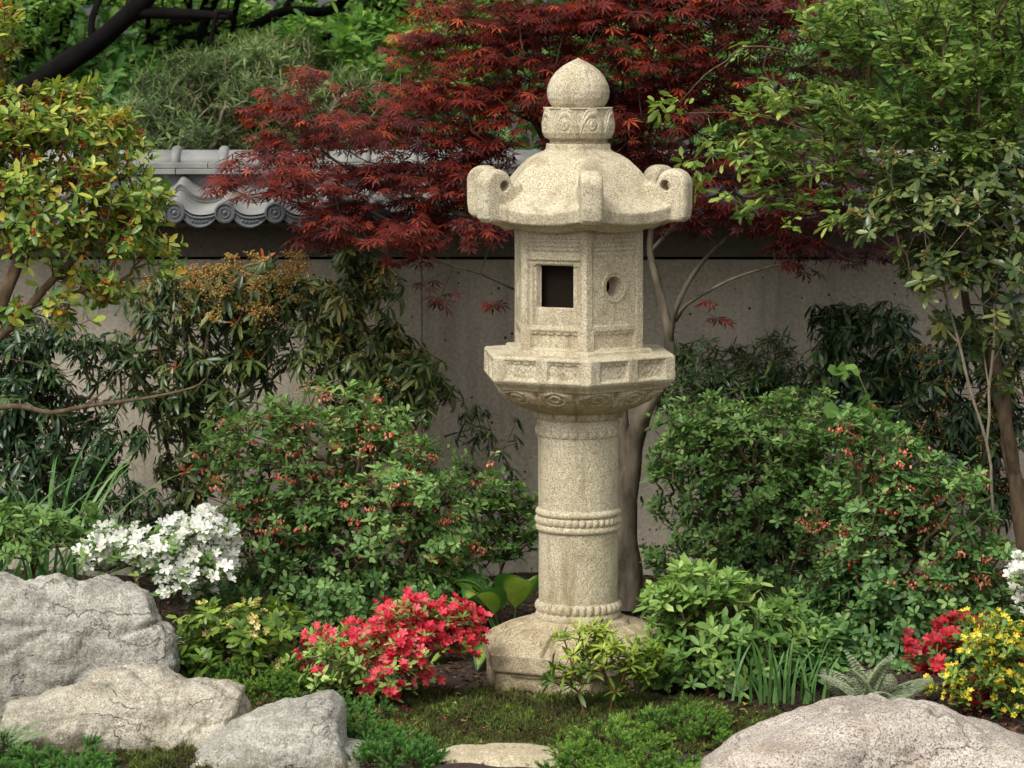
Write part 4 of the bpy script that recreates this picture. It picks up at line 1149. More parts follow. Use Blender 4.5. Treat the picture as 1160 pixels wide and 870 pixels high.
# ------------------------------------------------------------------ red maple
def maple():
    D = 12.95
    b = W(712, 0, 12.9); b[2] = 0.0
    root = empty('japanese_maple', b, 'dark red Japanese maple spreading in tiers behind the lantern', 'tree')
    lob = [(350, 85, 30, 10, D, 0.2), (380, 262, 60, 14, D - .4, .2, .8), (450, 275, 60, 14, D - .4, .2, .8), (545, 262, 40, 16, D - .4, .2, .7), (300, 190, 40, 12, D - .4, .2, .6), (335, 125, 50, 16, D, 0.25), (345, 165, 65, 22, D, 0.3), (320, 212, 75, 16, D - .35, 0.25), (400, 240, 60, 22, D, 0.3),
           (430, 200, 80, 26, D, 0.35), (460, 150, 85, 26, D, 0.35), (480, 105, 85, 22, D, 0.35), (550, 65, 90, 28, D, 0.4), (590, 25, 100, 30, D, 0.4),
           (700, 10, 120, 34, D, 0.45), (800, 10, 120, 36, D, 0.45), (890, 20, 60, 36, D, 0.4), (780, 70, 95, 36, D, 0.4), (850, 110, 90, 40, D, 0.4), (540, 125, 80, 30, D, 0.35),
           (520, 185, 75, 28, D, 0.35), (500, 245, 65, 26, D, 0.3), (560, 225, 40, 20, D, 0.3), (750, 130, 90, 36, D, 0.4), (800, 190, 80, 30, D, 0.35), (850, 245, 90, 26, D - .2, 0.3),
           (910, 285, 50, 14, D - .3, 0.2), (960, 235, 50, 18, D, .25, .6), (940, 90, 60, 40, D + .2, .3, .7), (1000, 290, 40, 12, D, .2, .5), (700, 235, 200, 18, D + .25, .2, .5), (470, 290, 30, 10, D - .2, 0.15, 0.4), (640, 80, 80, 60, D, 0.4), (700, 170, 70, 60, D + .1, 0.3), (930, 200, 60, 40, D, 0.3), (640, -60, 200, 40, D, 0.5, .5), (850, -50, 120, 30, D, 0.4, .5)]
    P = lobe_points(lob, 3100, 0.1, 0.07, 0.7)
    P = np.concatenate([P, np.array([W(503, 338, 12.6), W(497, 342, 12.6), W(806, 340, 12.6), W(812, 360, 12.6), W(560, 345, 12.6), W(480, 320, 12.6)])])
    gs = [[(712, 645, 12.9, 0.055), (709, 600, 12.9, 0.047), (712, 550, 12.9, 0.045), (716, 505, 12.9, 0.044)],
          [(711, 560, 12.9, 0.026), (707, 520, 12.9, 0.031), (704, 480, 12.9, 0.030), (700, 420, 12.95, 0.027), (680, 350, 12.95, 0.022), (650, 290, 12.95, 0.018), (580, 262, 12.9, 0.014), (500, 235, 12.9, 0.010), (420, 200, 12.9, 0.006)],
          [(716, 505, 12.9, 0.043), (728, 472, 12.85, 0.037), (750, 430, 12.85, 0.029), (757, 390, 12.85, 0.022), (748, 330, 12.9, 0.017), (738, 285, 12.95, 0.014), (735, 180, 13.0, 0.010), (740, 60, 13.0, 0.006)],
          [(757, 392, 12.85, 0.016), (768, 350, 12.8, 0.012), (786, 312, 12.8, 0.010), (815, 275, 12.8, 0.008), (870, 240, 12.8, 0.005)],
          [(764, 365, 12.82, 0.009), (780, 345, 12.75, 0.008), (825, 318, 12.7, 0.006), (880, 300, 12.65, 0.004), (920, 285, 12.65, 0.003)],
          [(680, 350, 12.95), (640, 200, 13.0), (590, 110, 13.0), (560, 30, 13.0)],
          [(640, 300, 12.9, 0.006), (585, 330, 12.8, 0.005), (545, 308, 12.7, 0.0045), (515, 300, 12.6, 0.003)],
          [(728, 490, 12.85, 0.009), (755, 478, 12.8, 0.008), (800, 470, 12.7, 0.005)]]
    gs = [[list(W(*q[:3])) + list(q[3:]) for q in g_] for g_ in gs]
    A, PA, ln, n0 = grow([b], gs, P, bf=0.28, seg=0.12, jit=0.2)
    branches_mesh(A, PA, 0.0008, 0.45, 0.046).build('trunk', M['bark_maple'], root)
    P = A[ln]; par = A[np.maximum(PA[ln], 0)]
    d0 = nrmz(P - par); d0[:, 2] *= 0.3
    mb = MB()
    tn = 0.32 + 0.20 * vnoise(P[:, 0], P[:, 1], P[:, 2], 4, 2) + 0.16 * (P[:, 2] - 2.1) - 0.10 * P[:, 0]
    for j in range(5):
        k = len(P)
        a = rng.uniform(0, 2 * np.pi, k)
        hd = np.stack([np.cos(a), np.sin(a), np.zeros(k)], 1)
        d = nrmz(d0 * 0.6 + hd + np.array([[0, -0.15, 0]])); d[:, 2] -= 0.25 + 0.25 * rng.random(k)
        u = np.array([[0, -0.25, 1.0]]) + rng.normal(0, 0.28, (k, 3))
        q = P + hd * rng.uniform(0.005, 0.04, k)[:, None] + np.array([[0, 0, 1]]) * rng.normal(0, 0.010, k)[:, None]
        scatter(mb, MAPLE, q, d, u, rng.uniform(0.034, 0.068, k), tn + rng.normal(0, 0.2, k) + (rng.random(k) < 0.05) * 0.5)
    mb.build('crown', LM['maple'], root)
maple()

# ------------------------------------------------------------------ right hand tree
D = 12.2
plant('dogwood_tree', 'light green slender tree with arching twigs at the right edge', 'tree', 1165, 12.3,
      [(1000, 50, 80, 50, D, 0.4), (1100, 40, 90, 60, D, 0.45), (1090, 130, 90, 55, D, 0.45), (985, 135, 70, 42, D, 0.35), (925, 185, 60, 26, D, 0.3), (865, 165, 45, 16, D - .1, 0.2),
       (900, 110, 45, 22, D, 0.2, .6), (1130, 210, 60, 50, D, 0.35), (1030, 215, 60, 34, D, 0.3), (895, 225, 45, 16, D, 0.2, .7), (1150, 120, 50, 90, D, 0.3), (950, 20, 50, 30, D, 0.3), (1100, -40, 120, 40, D, 0.5, .4), (850, 240, 25, 10, D, 0.1, .6),
       (1130, 400, 50, 60, D, 0.2, 0.25)],
      2700, LM['tree_r'], M['bark_brown'], mode='spray', tpl=leaf_t(1, .34, .12, .15, .5), L=0.044, m_=5, tint=0.5, tvar=0.17, nstem=1, tip=0.0014, rmax=0.032, expo=0.42, names=('trunk', 'crown'), clump=0.45, tipnew=0.2, droop=0.15,
      guides=[[(1162, 640, 12.3, 0.036), (1150, 540, 12.3, 0.030), (1128, 440, 12.3, 0.022), (1100, 360, 12.3, 0.017), (1086, 270, 12.3, 0.013), (1092, 180, 12.3, 0.015), (1098, 90, 12.3, 0.012), (1110, -10, 12.3, 0.008)],
              [(1150, 540, 12.3), (1130, 420, 12.2), (1120, 330, 12.2), (1125, 200, 12.2), (1140, 90, 12.2)],
              [(1125, 440, 12.3), (1105, 380, 12.1), (1062, 350, 12.1), (1020, 320, 12.1)],
              [(1092, 180, 12.3), (1070, 150, 12.2), (1040, 80, 12.2), (985, 25, 12.2)],
              [(1092, 180, 12.3, .007), (1040, 140, 12.2, .006), (990, 112, 12.1, .005), (930, 80, 12.1, .004), (890, 58, 12.0, .0035), (845, 55, 12.0, .003), (800, 85, 11.9, .0025), (768, 118, 11.9, .002), (752, 120, 11.9, .0015)],
              [(990, 112, 12.1), (930, 155, 12.0), (880, 135, 12.0), (820, 128, 12.0), (765, 126, 12.0)],
              [(1040, 200, 12.2), (960, 200, 12.1), (880, 175, 12.1), (830, 170, 12.0), (775, 182, 12.0)],
              [(868, 60, 12.0), (866, 80, 12.0), (890, 120, 12.0), (905, 150, 12.0)]],
      extra=lambda root, A, PA, P, ax, mb, par: [spray(mb, LT, np.tile(W(cx_ + 12, cy_ - 3, dd), (k_, 1)) + rng.normal(0, .02, (k_, 3)), np.tile(W(cx_, cy_, dd), (k_, 1)) + rng.normal(0, .035, (k_, 3)), 5, 0.045, 0.72, 0.15, droop=0.2)
                                                    for cx_, cy_, dd, k_ in ((740, 122, 11.9, 3), (760, 116, 11.9, 4), (836, 58, 12, 3), (776, 186, 12, 4), (822, 178, 12, 6), (790, 200, 12, 3), (845, 130, 12, 6), (880, 120, 12, 6), (818, 222, 12, 3), (850, 218, 12, 5), (890, 255, 12, 3), (940, 245, 12, 6), (800, 160, 12, 4), (860, 195, 12, 8))])

def laurel_extra(root, A, PA, P, ax, mb, par):
    sel = rng.random(len(P)) < 0.22
    racemes(root, P, ax, 0, 'amber', sel=sel, nspk=4, ln=0.025, upw=1.5, bead=0.006, per=4, name='flower_buds')
plant('mountain_laurel', 'glossy laurel with brownish bud clusters below the light green tree', 'shrub', 1130, 12.0,
      [(1060, 235, 55, 40, 11.95, 0.25), (1120, 215, 50, 50, 12, 0.25), (1135, 310, 40, 60, 12, 0.25), (1045, 300, 40, 35, 12, 0.2), (985, 255, 35, 18, 11.9, 0.15), (1030, 185, 35, 14, 11.9, 0.15), (1110, 380, 40, 30, 12.1, 0.2, .6)],
      620, LM['pieris'], M['bark_pale'], tpl=LT, L=0.05, k=7, el=15, droop=0.2, tint=0.5, extra=laurel_extra, rmax=0.006, tip=0.0009,
      guides=[[(1130, 640, 12.2), (1120, 500, 12.1), (1085, 390, 12.0), (1060, 300, 12.0)], [(1085, 390, 12.0), (1050, 350, 12.0), (1020, 285, 12.0)], [(1120, 500, 12.1), (1125, 380, 12.0), (1130, 260, 12.0)]])

# ------------------------------------------------------------------ left holly
def holly_extra(root, A, PA, P, ax, mb, par):
    N = P[rng.random(len(P)) < 0.10]
    b = MB()
    for j in range(16):
        q = N + rng.normal(0, 0.012, N.shape)
        scatter(b, BEAD, q, rng.normal(0, 1, N.shape), np.tile([[0, 1.0, 0.1]], (len(N), 1)), 0.0085 * rng.uniform(0.8, 1.2, len(N)), rng.random(len(N)))
    b.build('berries', LM['berry'], root)
plant('holly_tree', 'yellow-green holly with red berry clusters leaning in at the left edge', 'tree', -70, 11.4,
      [(20, 150, 60, 55, 11.2, 0.3), (70, 135, 45, 42, 11.2, 0.25), (115, 190, 45, 50, 11.2, 0.25), (60, 250, 85, 55, 11.2, 0.3), (145, 265, 42, 38, 11.2, 0.2), (3, 45, 16, 45, 11.2, 0.15), (165, 225, 28, 20, 11.1, 0.15), (-40, 150, 60, 120, 11.2, 0.3),
       (115, 325, 65, 22, 11.2, 0.15, .5), (60, 360, 60, 20, 11.2, 0.15, .25), (175, 300, 25, 25, 11.2, .12, .6)],
      2300, LM['holly'], M['bark_brown'], mode='whorl', tpl=LT, L=0.040, k=5, el=30, spread=25, tint=0.5, tvar=0.17, droop=0.1, nstem=1, names=('trunk', 'crown'), rmax=0.024, tip=0.0011, extra=holly_extra, tipnew=0.15,
      guides=[[(-70, 700, 11.4), (-60, 480, 11.3), (-20, 400, 11.2), (30, 350, 11.2), (70, 305, 11.2), (120, 260, 11.2)], [(-20, 400, 11.2), (20, 300, 11.2), (40, 180, 11.2)],
              [(-60, 480, 11.3, .014), (0, 464, 11.2, .0105), (60, 464, 11.1, .009), (95, 460, 11.1, .008), (130, 458, 11.1, .007), (175, 449, 11.1, .0055), (215, 438, 11.1, .0035), (235, 425, 11.1, .002)], [(95, 460, 11.1, .005), (125, 440, 11.1, .004), (140, 415, 11.1, .003)], [(140, 457, 11.1, .003), (138, 420, 11.1, .002)], [(30, 350, 11.2), (90, 330, 11.2), (140, 318, 11.2)], [(-20, 400, 11.2), (60, 415, 11.2), (105, 390, 11.2)]])

# ------------------------------------------------------------------ pieris against the wall
def pier(label, bx, D, lobes, n_, mat='pieris', red=0.0, rac=0.0, racz=1.2, rmat='cream', L=0.055, tint=0.45, k=7, **kw):
    def ex(root, A, PA, P, ax, mb, par):
        if rac > 0: racemes(root, P, ax, rac, rmat, zmin=racz)
        if red > 0:
            s = rng.random(len(P)) < red
            b = MB(); whorl(b, LT_narrow, P[s] + [[0, 0, 0.01]], ax[s] + [[0, -.3, 0.5]], 6, 0.045, 45, 15, 0.1, 0.5, 0.25); b.build('young_leaves', LM['newred'], root)
    a = dict(tpl=LT_narrow, el=-5, spread=20, droop=0.35, tip=0.0013, rmax=0.011, clump=0.45)
    a.update(kw)
    return plant('pieris_shrub', label, 'shrub', bx, D, lobes, n_, LM[mat], M['bark_brown'], L=L, k=k, tint=tint, extra=ex, group='pieris shrubs along the wall', **a)
D = 13.1
pier('pieris topped with amber flower sprays against the wall', 245, D, [(275, 320, 60, 22, D, 0.22), (225, 345, 50, 38, D, 0.22), (165, 400, 28, 40, D, .15, .6), (330, 350, 26, 30, D, .15, .6), (300, 360, 40, 40, D, 0.2), (180, 370, 25, 45, D, 0.15, .6), (305, 410, 30, 40, D, 0.15), (200, 430, 40, 40, D, 0.2, .7), (225, 520, 36, 60, D, 0.2, 1.3), (250, 440, 45, 40, D, .15), (245, 395, 45, 45, D, .2), (190, 470, 30, 30, D, .15), (215, 600, 40, 30, D, .15)], 820, rac=0.0, red=0.06, L=0.062, tint=0.45)
root_, P_, ax_ = pier('pieris with drooping leaves and pale tassels left of the lantern', 415, D, [(400, 290, 18, 22, D, 0.1), (385, 340, 36, 26, D, 0.2), (425, 335, 26, 26, D, 0.15), (400, 395, 48, 40, D, 0.2), (455, 425, 46, 32, D, 0.2), (492, 440, 26, 26, D, 0.15), (425, 470, 50, 35, D, 0.2), (360, 400, 25, 45, D, .15, .7), (415, 300, 22, 22, D, .12, .7)], 640, rac=0.16, racz=0.9, rmat='amber', tint=0.55, L=0.062)
# amber flower heads as a separate flowering shoot mass on the first pieris
pr = [o for o in scene.objects if o.get('label', '').startswith('pieris topped')][0]
NP = lobe_points([(275, 312, 62, 26, 13.0, 0.22), (215, 330, 40, 26, 13.0, 0.15, .6), (250, 350, 50, 22, 13, .2, .5), (300, 345, 40, 22, 13, .2, .5)], 95, 0.3)
racemes(pr, NP, None, 1.1, 'amber', nspk=8, ln=0.06, upw=0.8, bead=0.0062, per=8)
pier('dark leggy pieris in the left corner below the holly', 60, 12.9, [(40, 385, 55, 34, 12.9, 0.2), (15, 440, 45, 50, 12.9, 0.25), (60, 500, 60, 55, 12.9, 0.25), (115, 410, 40, 30, 12.9, 0.15, .6), (95, 545, 45, 40, 12.9, 0.2), (-40, 450, 60, 90, 12.9, .2), (10, 540, 40, 50, 12.9, .2), (60, 590, 60, 30, 12.9, .2), (130, 500, 30, 40, 12.9, .15, .6), (140, 450, 25, 25, 12.9, .1, .5)], 1150, mat='pieris_dark', tint=0.55, L=0.058)
pier('low dark pieris between the white azalea and the wall', 160, 12.8, [(160, 575, 40, 25, 12.8, 0.15), (125, 590, 30, 25, 12.8, 0.15), (190, 600, 40, 25, 12.8, .15)], 110, mat='pieris_dark', tint=0.6, L=0.045)
pier('slender sparse dark shrub against the wall just left of the shaft', 560, 13.2, [(540, 490, 25, 30, 13.2, 0.1), (575, 500, 25, 30, 13.2, 0.1), (550, 540, 40, 25, 13.2, 0.1)], 46, mat='pieris_dark', tint=0.6, L=0.05, k=5, nstem=2)
pier('narrow-leaved dark shrub against the wall just right of the lantern', 820, 13.2, [(800, 420, 36, 30, 13.2, 0.15), (870, 408, 44, 22, 13.2, 0.15), (830, 450, 50, 30, 13.2, 0.15), (775, 450, 25, 30, 13.2, .1), (900, 450, 50, 30, 13.2, .15)], 460, mat='pieris_dark', tint=0.62, L=0.05, k=9, el=25, tpl=leaf_t(1, 0.17, .1, .3))
pier('tall dark drooping pieris between the narrow-leaved shrub and the laurel', 975, 13.1, [(950, 370, 34, 26, 13.1, 0.15), (1000, 385, 45, 34, 13.1, 0.2), (935, 420, 34, 34, 13.1, 0.15), (1020, 430, 40, 30, 13.1, 0.2), (970, 460, 50, 30, 13.1, .15)], 430, mat='pieris_dark', tint=0.55, L=0.062)
pier('dark pieris with yellow tassels behind the right trunk', 1090, 12.8, [(1075, 410, 45, 30, 12.8, 0.2), (1115, 490, 45, 50, 12.8, 0.2), (1060, 480, 40, 40, 12.8, 0.2), (1130, 570, 30, 40, 12.8, 0.15), (1140, 420, 30, 40, 12.8, .2)], 480, mat='pieris_dark', L=0.06, rac=0.22, racz=0.5, rmat='amber', tint=0.5)

# ------------------------------------------------------------------ enkianthus and green shrubs in the bed
D = 12.2
plant('enkianthus_shrub', 'green shrub with hanging coral bells left of the lantern', 'shrub', 410, D,
      [(300, 500, 50, 40, D, 0.25), (370, 490, 60, 32, D, 0.25), (440, 510, 55, 38, D, 0.25), (495, 570, 45, 36, D, 0.25), (340, 570, 75, 50, D, 0.35), (430, 590, 75, 50, D - .1, 0.35), (300, 610, 55, 55, D - .1, 0.3), (510, 630, 45, 40, D, 0.25), (380, 655, 80, 36, D - .1, 0.35), (290, 670, 50, 30, D - .2, .25), (470, 660, 60, 30, D - .1, .3), (430, 692, 70, 20, D - .2, .3), (520, 675, 36, 26, D - .1, .25), (330, 695, 60, 20, D - .3, .25), (250, 690, 40, 20, D - .35, .2), (245, 520, 26, 40, D, .2, .6), (530, 560, 40, 30, D + .1, .2, .5), (400, 455, 50, 20, D + .1, .2, .5)],
      4000, LM['enki'], M['bark_brown'], tpl=LT_obov, L=0.028, k=6, el=22, spread=18, tint=0.45, extra=lambda *a: bells(*a, frac=0.10, zmin=0.35), nstem=8, rmax=0.009, clump=0.7, tipnew=0.25, tiers=0.085,
      group='enkianthus shrubs with coral bells')
D = 11.9
plant('enkianthus_shrub', 'deep green shrub with many hanging coral bells right of the lantern', 'shrub', 1030, D,
      [(990, 500, 50, 36, D, 0.25), (1045, 550, 55, 45, D, 0.3), (980, 590, 65, 55, D, 0.3), (1060, 610, 60, 50, D, 0.3), (1110, 640, 40, 26, D, 0.2), (960, 680, 60, 45, D, 0.3), (1040, 690, 65, 50, D - .1, 0.3), (940, 720, 50, 40, D - .1, .25), (1000, 740, 60, 35, D - .15, .25), (1110, 690, 50, 30, D, .2)],
      3000, LM['enki_r'], M['bark_brown'], tpl=LT_obov, L=0.031, k=6, el=22, spread=18, tint=0.5, extra=lambda *a: bells(*a, frac=0.15, zmin=0.3), nstem=8, rmax=0.009, clump=0.7, tipnew=0.15, tiers=0.085,
      group='enkianthus shrubs with coral bells')
D = 12.5
plant('azalea_shrub', 'rounded green shrub without flowers just right of the shaft', 'shrub', 850, D,
      [(815, 480, 50, 28, D, 0.25), (880, 490, 65, 38, D, 0.3), (790, 530, 48, 45, D, 0.3), (860, 550, 80, 50, D, 0.35), (910, 590, 60, 50, D, 0.3), (800, 600, 50, 40, D, 0.3), (850, 640, 75, 30, D, 0.3), (940, 530, 40, 40, D, .25), (765, 640, 30, 30, D, .2, .6), (905, 460, 40, 20, D, .2, .6), (770, 480, 26, 24, D, .2, .5)],
      3300, LM['enki'], M['bark_brown'], tpl=LT_obov, L=0.027, k=6, el=25, spread=18, tint=0.42, nstem=8, rmax=0.009, clump=0.8, tipnew=0.25)
plant('grape_vine', 'young plant with broad pale green leaves above the bell-flowered shrub', 'plant', 965, 12.0,
      [(960, 440, 35, 20, 11.9, 0.1), (975, 480, 40, 22, 11.9, 0.1)], 24, LM['lime'], M['bark_green'], mode='spray', tpl=leaf_t(1, 0.95, 0.08, 0.15, 0.5), L=0.055, m_=3, tint=0.25, tvar=0.15, nstem=1, rmax=0.005)
D = 12.35
plant('azalea_shrub', 'small fresh green shrub tucked against the left of the shaft', 'shrub', 580, D,
      [(590, 590, 24, 32, D, 0.12), (560, 570, 26, 20, D, 0.12), (570, 620, 35, 20, D, .12)], 260, LM['lime'], M['bark_brown'], tpl=LT, L=0.032, k=6, el=25, tint=0.15, rmax=0.006)
D = 11.05
plant('azalea_shrub', 'lime green leafy shrub at the right foot of the lantern', 'shrub', 810, D,
      [(790, 665, 55, 20, D, 0.2), (830, 700, 75, 34, D, 0.28), (765, 705, 42, 36, D, 0.2), (885, 720, 36, 26, D, 0.2), (820, 750, 80, 28, D, 0.26), (750, 755, 30, 25, D, .15)],
      760, LM['lime'], M['bark_brown'], tpl=LT, L=0.044, k=6, el=28, spread=16, tint=0.42, nstem=6, rmax=0.008, clump=0.4, tipnew=0.3)
plant('rhododendron_shrub', 'low dark glossy shrub between the lime shrub and the silvery fern', 'shrub', 900, 11.0,
      [(905, 745, 45, 28, 11.0, 0.15), (935, 735, 30, 30, 11.0, .15)], 130, LM['enki_r'], M['bark_brown'], tpl=LT, L=0.045, k=6, el=15, tint=0.4, rmax=0.006)
D = 10.72
plant('pieris_shrub', 'small pale-tipped pieris in front of the lantern base', 'shrub', 690, D,
      [(665, 730, 32, 14, D, 0.1), (655, 755, 24, 14, D, 0.1), (700, 745, 34, 16, D, 0.1), (675, 715, 20, 8, D, .06), (645, 772, 24, 16, D, .08), (700, 772, 32, 16, D, .08), (735, 755, 22, 18, D, .08)], 170, LM['rhodo'], M['bark_red'], tpl=LT_narrow, L=0.044, k=7, el=30, spread=22, tint=0.62, tipnew=0.7, tvar=0.12, nstem=5, rmax=0.005, clump=0.1)
plant('rhododendron_shrub', 'low shrub with cream flower heads between boulders and red azalea', 'shrub', 275, 11.05,
      [(265, 710, 50, 20, 11.05, 0.18), (250, 740, 45, 25, 11.05, 0.18), (305, 740, 30, 32, 11.0, 0.15), (320, 700, 25, 14, 11.1, .1), (222, 735, 22, 22, 11.05, .12)], 230, LM['rhodo'], M['bark_brown'], tpl=LT, L=0.046, k=7, el=18, tint=0.4, rmax=0.007, tipnew=0.3,
      extra=lambda root, A, PA, P, ax, mb, par: flowers(root, P, ax, rng.random(len(P)) < 0.07, 'cream', 0.013, per=6, jitter=0.012, name='blossoms'))
plant('laurel_shrub', 'low mid green shrub above the largest boulder at the left edge', 'shrub', 60, 11.9,
      [(40, 610, 60, 24, 11.9, 0.2), (100, 605, 28, 26, 11.9, 0.12), (-20, 600, 40, 30, 11.9, .2)], 260, LM['enki'], M['bark_brown'], tpl=LT, L=0.042, k=5, el=25, tint=0.55, rmax=0.006)

# azaleas in flower
def azalea(label, bx, D, lobes, n_, fmat, fr, lm='rhodo', size=0.026, per=2, L=0.03, leafsel=None, tint=0.6, kk=6):
    def ex(root, A, PA, P, ax, mb, par):
        s = rng.random(len(P)) < fr
        if leafsel is not None: s &= leafsel(P)
        flowers(root, P, ax, s, fmat, size, per=per)
    return plant('azalea_shrub', label, 'shrub', bx, D, lobes, n_, LM[lm], M['bark_brown'], tpl=LT, L=L, k=kk, el=30, tint=tint, rmax=0.007, extra=ex, group='azaleas in flower', shell=0.55, clump=0.2, up=0.6)
azalea('white azalea in full bloom above the largest boulder', 175, 11.65, [(180, 622, 72, 24, 11.65, 0.22), (125, 633, 38, 16, 11.6, 0.15), (210, 650, 42, 26, 11.55, 0.15), (225, 608, 34, 18, 11.7, 0.15)], 520, 'white_fl', 0.70, 'lime', 0.027, 2, 0.034, tint=0.3)
xsplit = W(385, 0, 10.9)[0]
azalea('crimson azalea in full bloom left of the lantern base', 435, 10.95,
       [(480, 712, 50, 24, 10.95, 0.16), (400, 735, 52, 24, 10.9, 0.18), (440, 765, 48, 28, 10.85, 0.15), (525, 718, 20, 26, 11.0, 0.10), (375, 760, 36, 30, 10.85, 0.15), (450, 735, 50, 25, 10.9, .15)], 620, 'red_fl', 0.80, 'lime', 0.0185, 3, 0.030,
       leafsel=lambda P: (rng.random(len(P)) < np.where((P[:, 0] < xsplit + 0.10) & (P[:, 2] < 0.245), 0.10, np.where(P[:, 0] < xsplit + 0.05, 0.5, 1.0))), tint=0.7)
azalea('deep red azalea beside the yellow flowers at the right edge', 1090, 11.0, [(1065, 750, 28, 20, 10.85, 0.12), (1120, 790, 30, 16, 10.75, 0.1), (1110, 725, 40, 22, 11, 0.12), (1150, 735, 30, 20, 11, .1)], 110, 'deepred_fl', 0.8, 'enki_r', 0.026, 3, 0.034, tint=0.5)
azalea('white azalea just showing at the right edge behind the yellow flowers', 1165, 11.5, [(1165, 665, 22, 26, 11.5, 0.12)], 60, 'white_fl', 0.8, 'enki', 0.028, 2, 0.03)
plant('kerria_shrub', 'yellow-flowered shrub with light leaves at the right edge', 'shrub', 1125, 10.7,
      [(1115, 725, 36, 26, 10.65, 0.15), (1140, 760, 40, 30, 10.65, 0.15), (1090, 780, 34, 20, 10.7, 0.12), (1160, 800, 30, 20, 10.65, .1)], 330, LM['lime'], M['bark_green'], tpl=LT, L=0.034, k=4, el=25, tint=0.3, rmax=0.005,
      extra=lambda root, A, PA, P, ax, mb, par: flowers(root, P, ax, rng.random(len(P)) < 0.6, 'yellow_fl', 0.013, per=2, jitter=0.012))

# ------------------------------------------------------------------ blades, hosta, ferns
def blades(name, label, cat, bx, D, n_, L, Wd, spread, mat, lean=0.5, rbase=0.06):
    b = W(bx, 0, D); b[2] = float(gz(b[0], b[1])); root = empty(name, b, label, cat)
    mb = MB()
    for k in range(n_):
        a = rng.uniform(0, 2 * np.pi); r_ = rbase * math.sqrt(rng.random()); p0 = b + np.array([r_ * math.cos(a) * 2, r_ * math.sin(a), -0.01])
        ln = L * rng.uniform(0.6, 1.1); le = rng.normal(0, spread); az = rng.uniform(0, 2 * np.pi)
        out = np.array([math.cos(az), math.sin(az), 0]); side = np.array([-math.sin(az + 0.6), math.cos(az + 0.6), 0])
        t = np.linspace(0, 1, 9); th = abs(le) + lean * t ** 1.5 * rng.uniform(0.4, 1.6)
        c = p0 + np.cumsum(np.stack([np.sin(th) * ln / 8, np.zeros(9), np.cos(th) * ln / 8], 1) * 0 + (np.sin(th)[:, None] * out + np.cos(th)[:, None] * np.array([0, 0, 1.0])) * ln / 8, 0)
        w = Wd * np.sqrt(np.clip(1 - t ** 2.5, 0, 1)) * rng.uniform(0.8, 1.2) * 0.5 + 0.0003
        vv = np.concatenate([c - side * w[:, None], c + side * w[:, None] + np.array([0, 0, 0.0])])
        q = [(j, j + 1, j + 10, j + 9) for j in range(8)]
        mb.add(vv, quads=q, tint=float(np.clip(rng.normal(0.5, 0.2), 0, 1)))
    mb.build('blades', mat, root)
    return root
blades('iris_clump', 'blue-green iris blades beside the broad speckled boulder', 'plant', 885, 10.75, 46, 0.24, 0.011, 0.22, LM['iris'], 0.5, 0.09)
blades('ornamental_grass', 'arching grassy clump at the left edge above the low shrub', 'plant', 20, 12.2, 110, 0.80, 0.012, 0.35, LM['iris'], 1.3, 0.12)

def hosta():
    b = W(578, 0, 11.85); b[2] = float(gz(b[0], b[1])); root = empty('hosta_plant', b, 'hosta with broad yellow-centred green leaves left of the lantern shaft', 'plant')
    specs = [(-75, 0.26, 0.50, 0.55), (-30, 0.24, 0.55, 0.75), (-110, 0.27, 0.30, 0.35), (15, 0.26, 0.6, 0.9), (-55, 0.20, 0.45, 0.15), (-150, 0.2, 0.4, 0.5), (60, 0.24, 0.4, 0.6), (120, 0.22, 0.5, 0.5), (-90, 0.17, 0.5, 0.9), (-20, 0.17, .4, .2), (-125, .24, .6, .7)]
    for az, L, wr, lift in specs:
        a = R(az); mb = MB()
        out = np.array([math.sin(a), -math.cos(a), 0]); side = np.array([math.cos(a), math.sin(a), 0])
        nu, nv = 14, 9
        t = np.linspace(0, 1, nu); th = lift * 1.25 - 1.3 * t ** 1.4
        st = b + out * 0.02; ped = 0.17
        c = st + np.array([0, 0, 0.02]) + (out * math.cos(lift * 1.4) + np.array([0, 0, math.sin(lift * 1.4)])) * ped
        cl_ = c + np.cumsum((np.cos(th)[:, None] * out + np.sin(th)[:, None] * np.array([0, 0, 1.0])) * L * 1.15 / nu, 0)
        w = L * wr * 0.62 * np.sin(np.pi * np.clip(t, 0.0, 1) ** 0.72) ** 0.8 + 0.002
        vv, tt = [], []
        for iu in range(nu):
            for iv in range(nv):
                s = (iv / (nv - 1) - 0.5) * 2
                rip = 0.003 * math.sin(s * 14)
                vv.append(cl_[iu] + side * s * w[iu] + np.array([0, 0, abs(s) ** 1.3 * w[iu] * 0.45 + rip]))
                tt.append(0.12 if abs(s) > 0.72 or t[iu] > 0.9 else 0.75 + 0.1 * math.sin(s * 20))
        q = [(iu * nv + iv, iu * nv + iv + 1, (iu + 1) * nv + iv + 1, (iu + 1) * nv + iv) for iu in range(nu - 1) for iv in range(nv - 1)]
        mb.add(vv, quads=q, tint=np.array(tt))
        # petiole
        pp = np.linspace(st, cl_[0], 5)
        for j in range(4):
            mb.add([pp[j] - side * 0.004, pp[j] + side * 0.004, pp[j + 1] + side * 0.004, pp[j + 1] - side * 0.004], quads=[(0, 1, 2, 3)], tint=0.4)
        mb.build('leaf', LM['hosta'], root)
hosta()

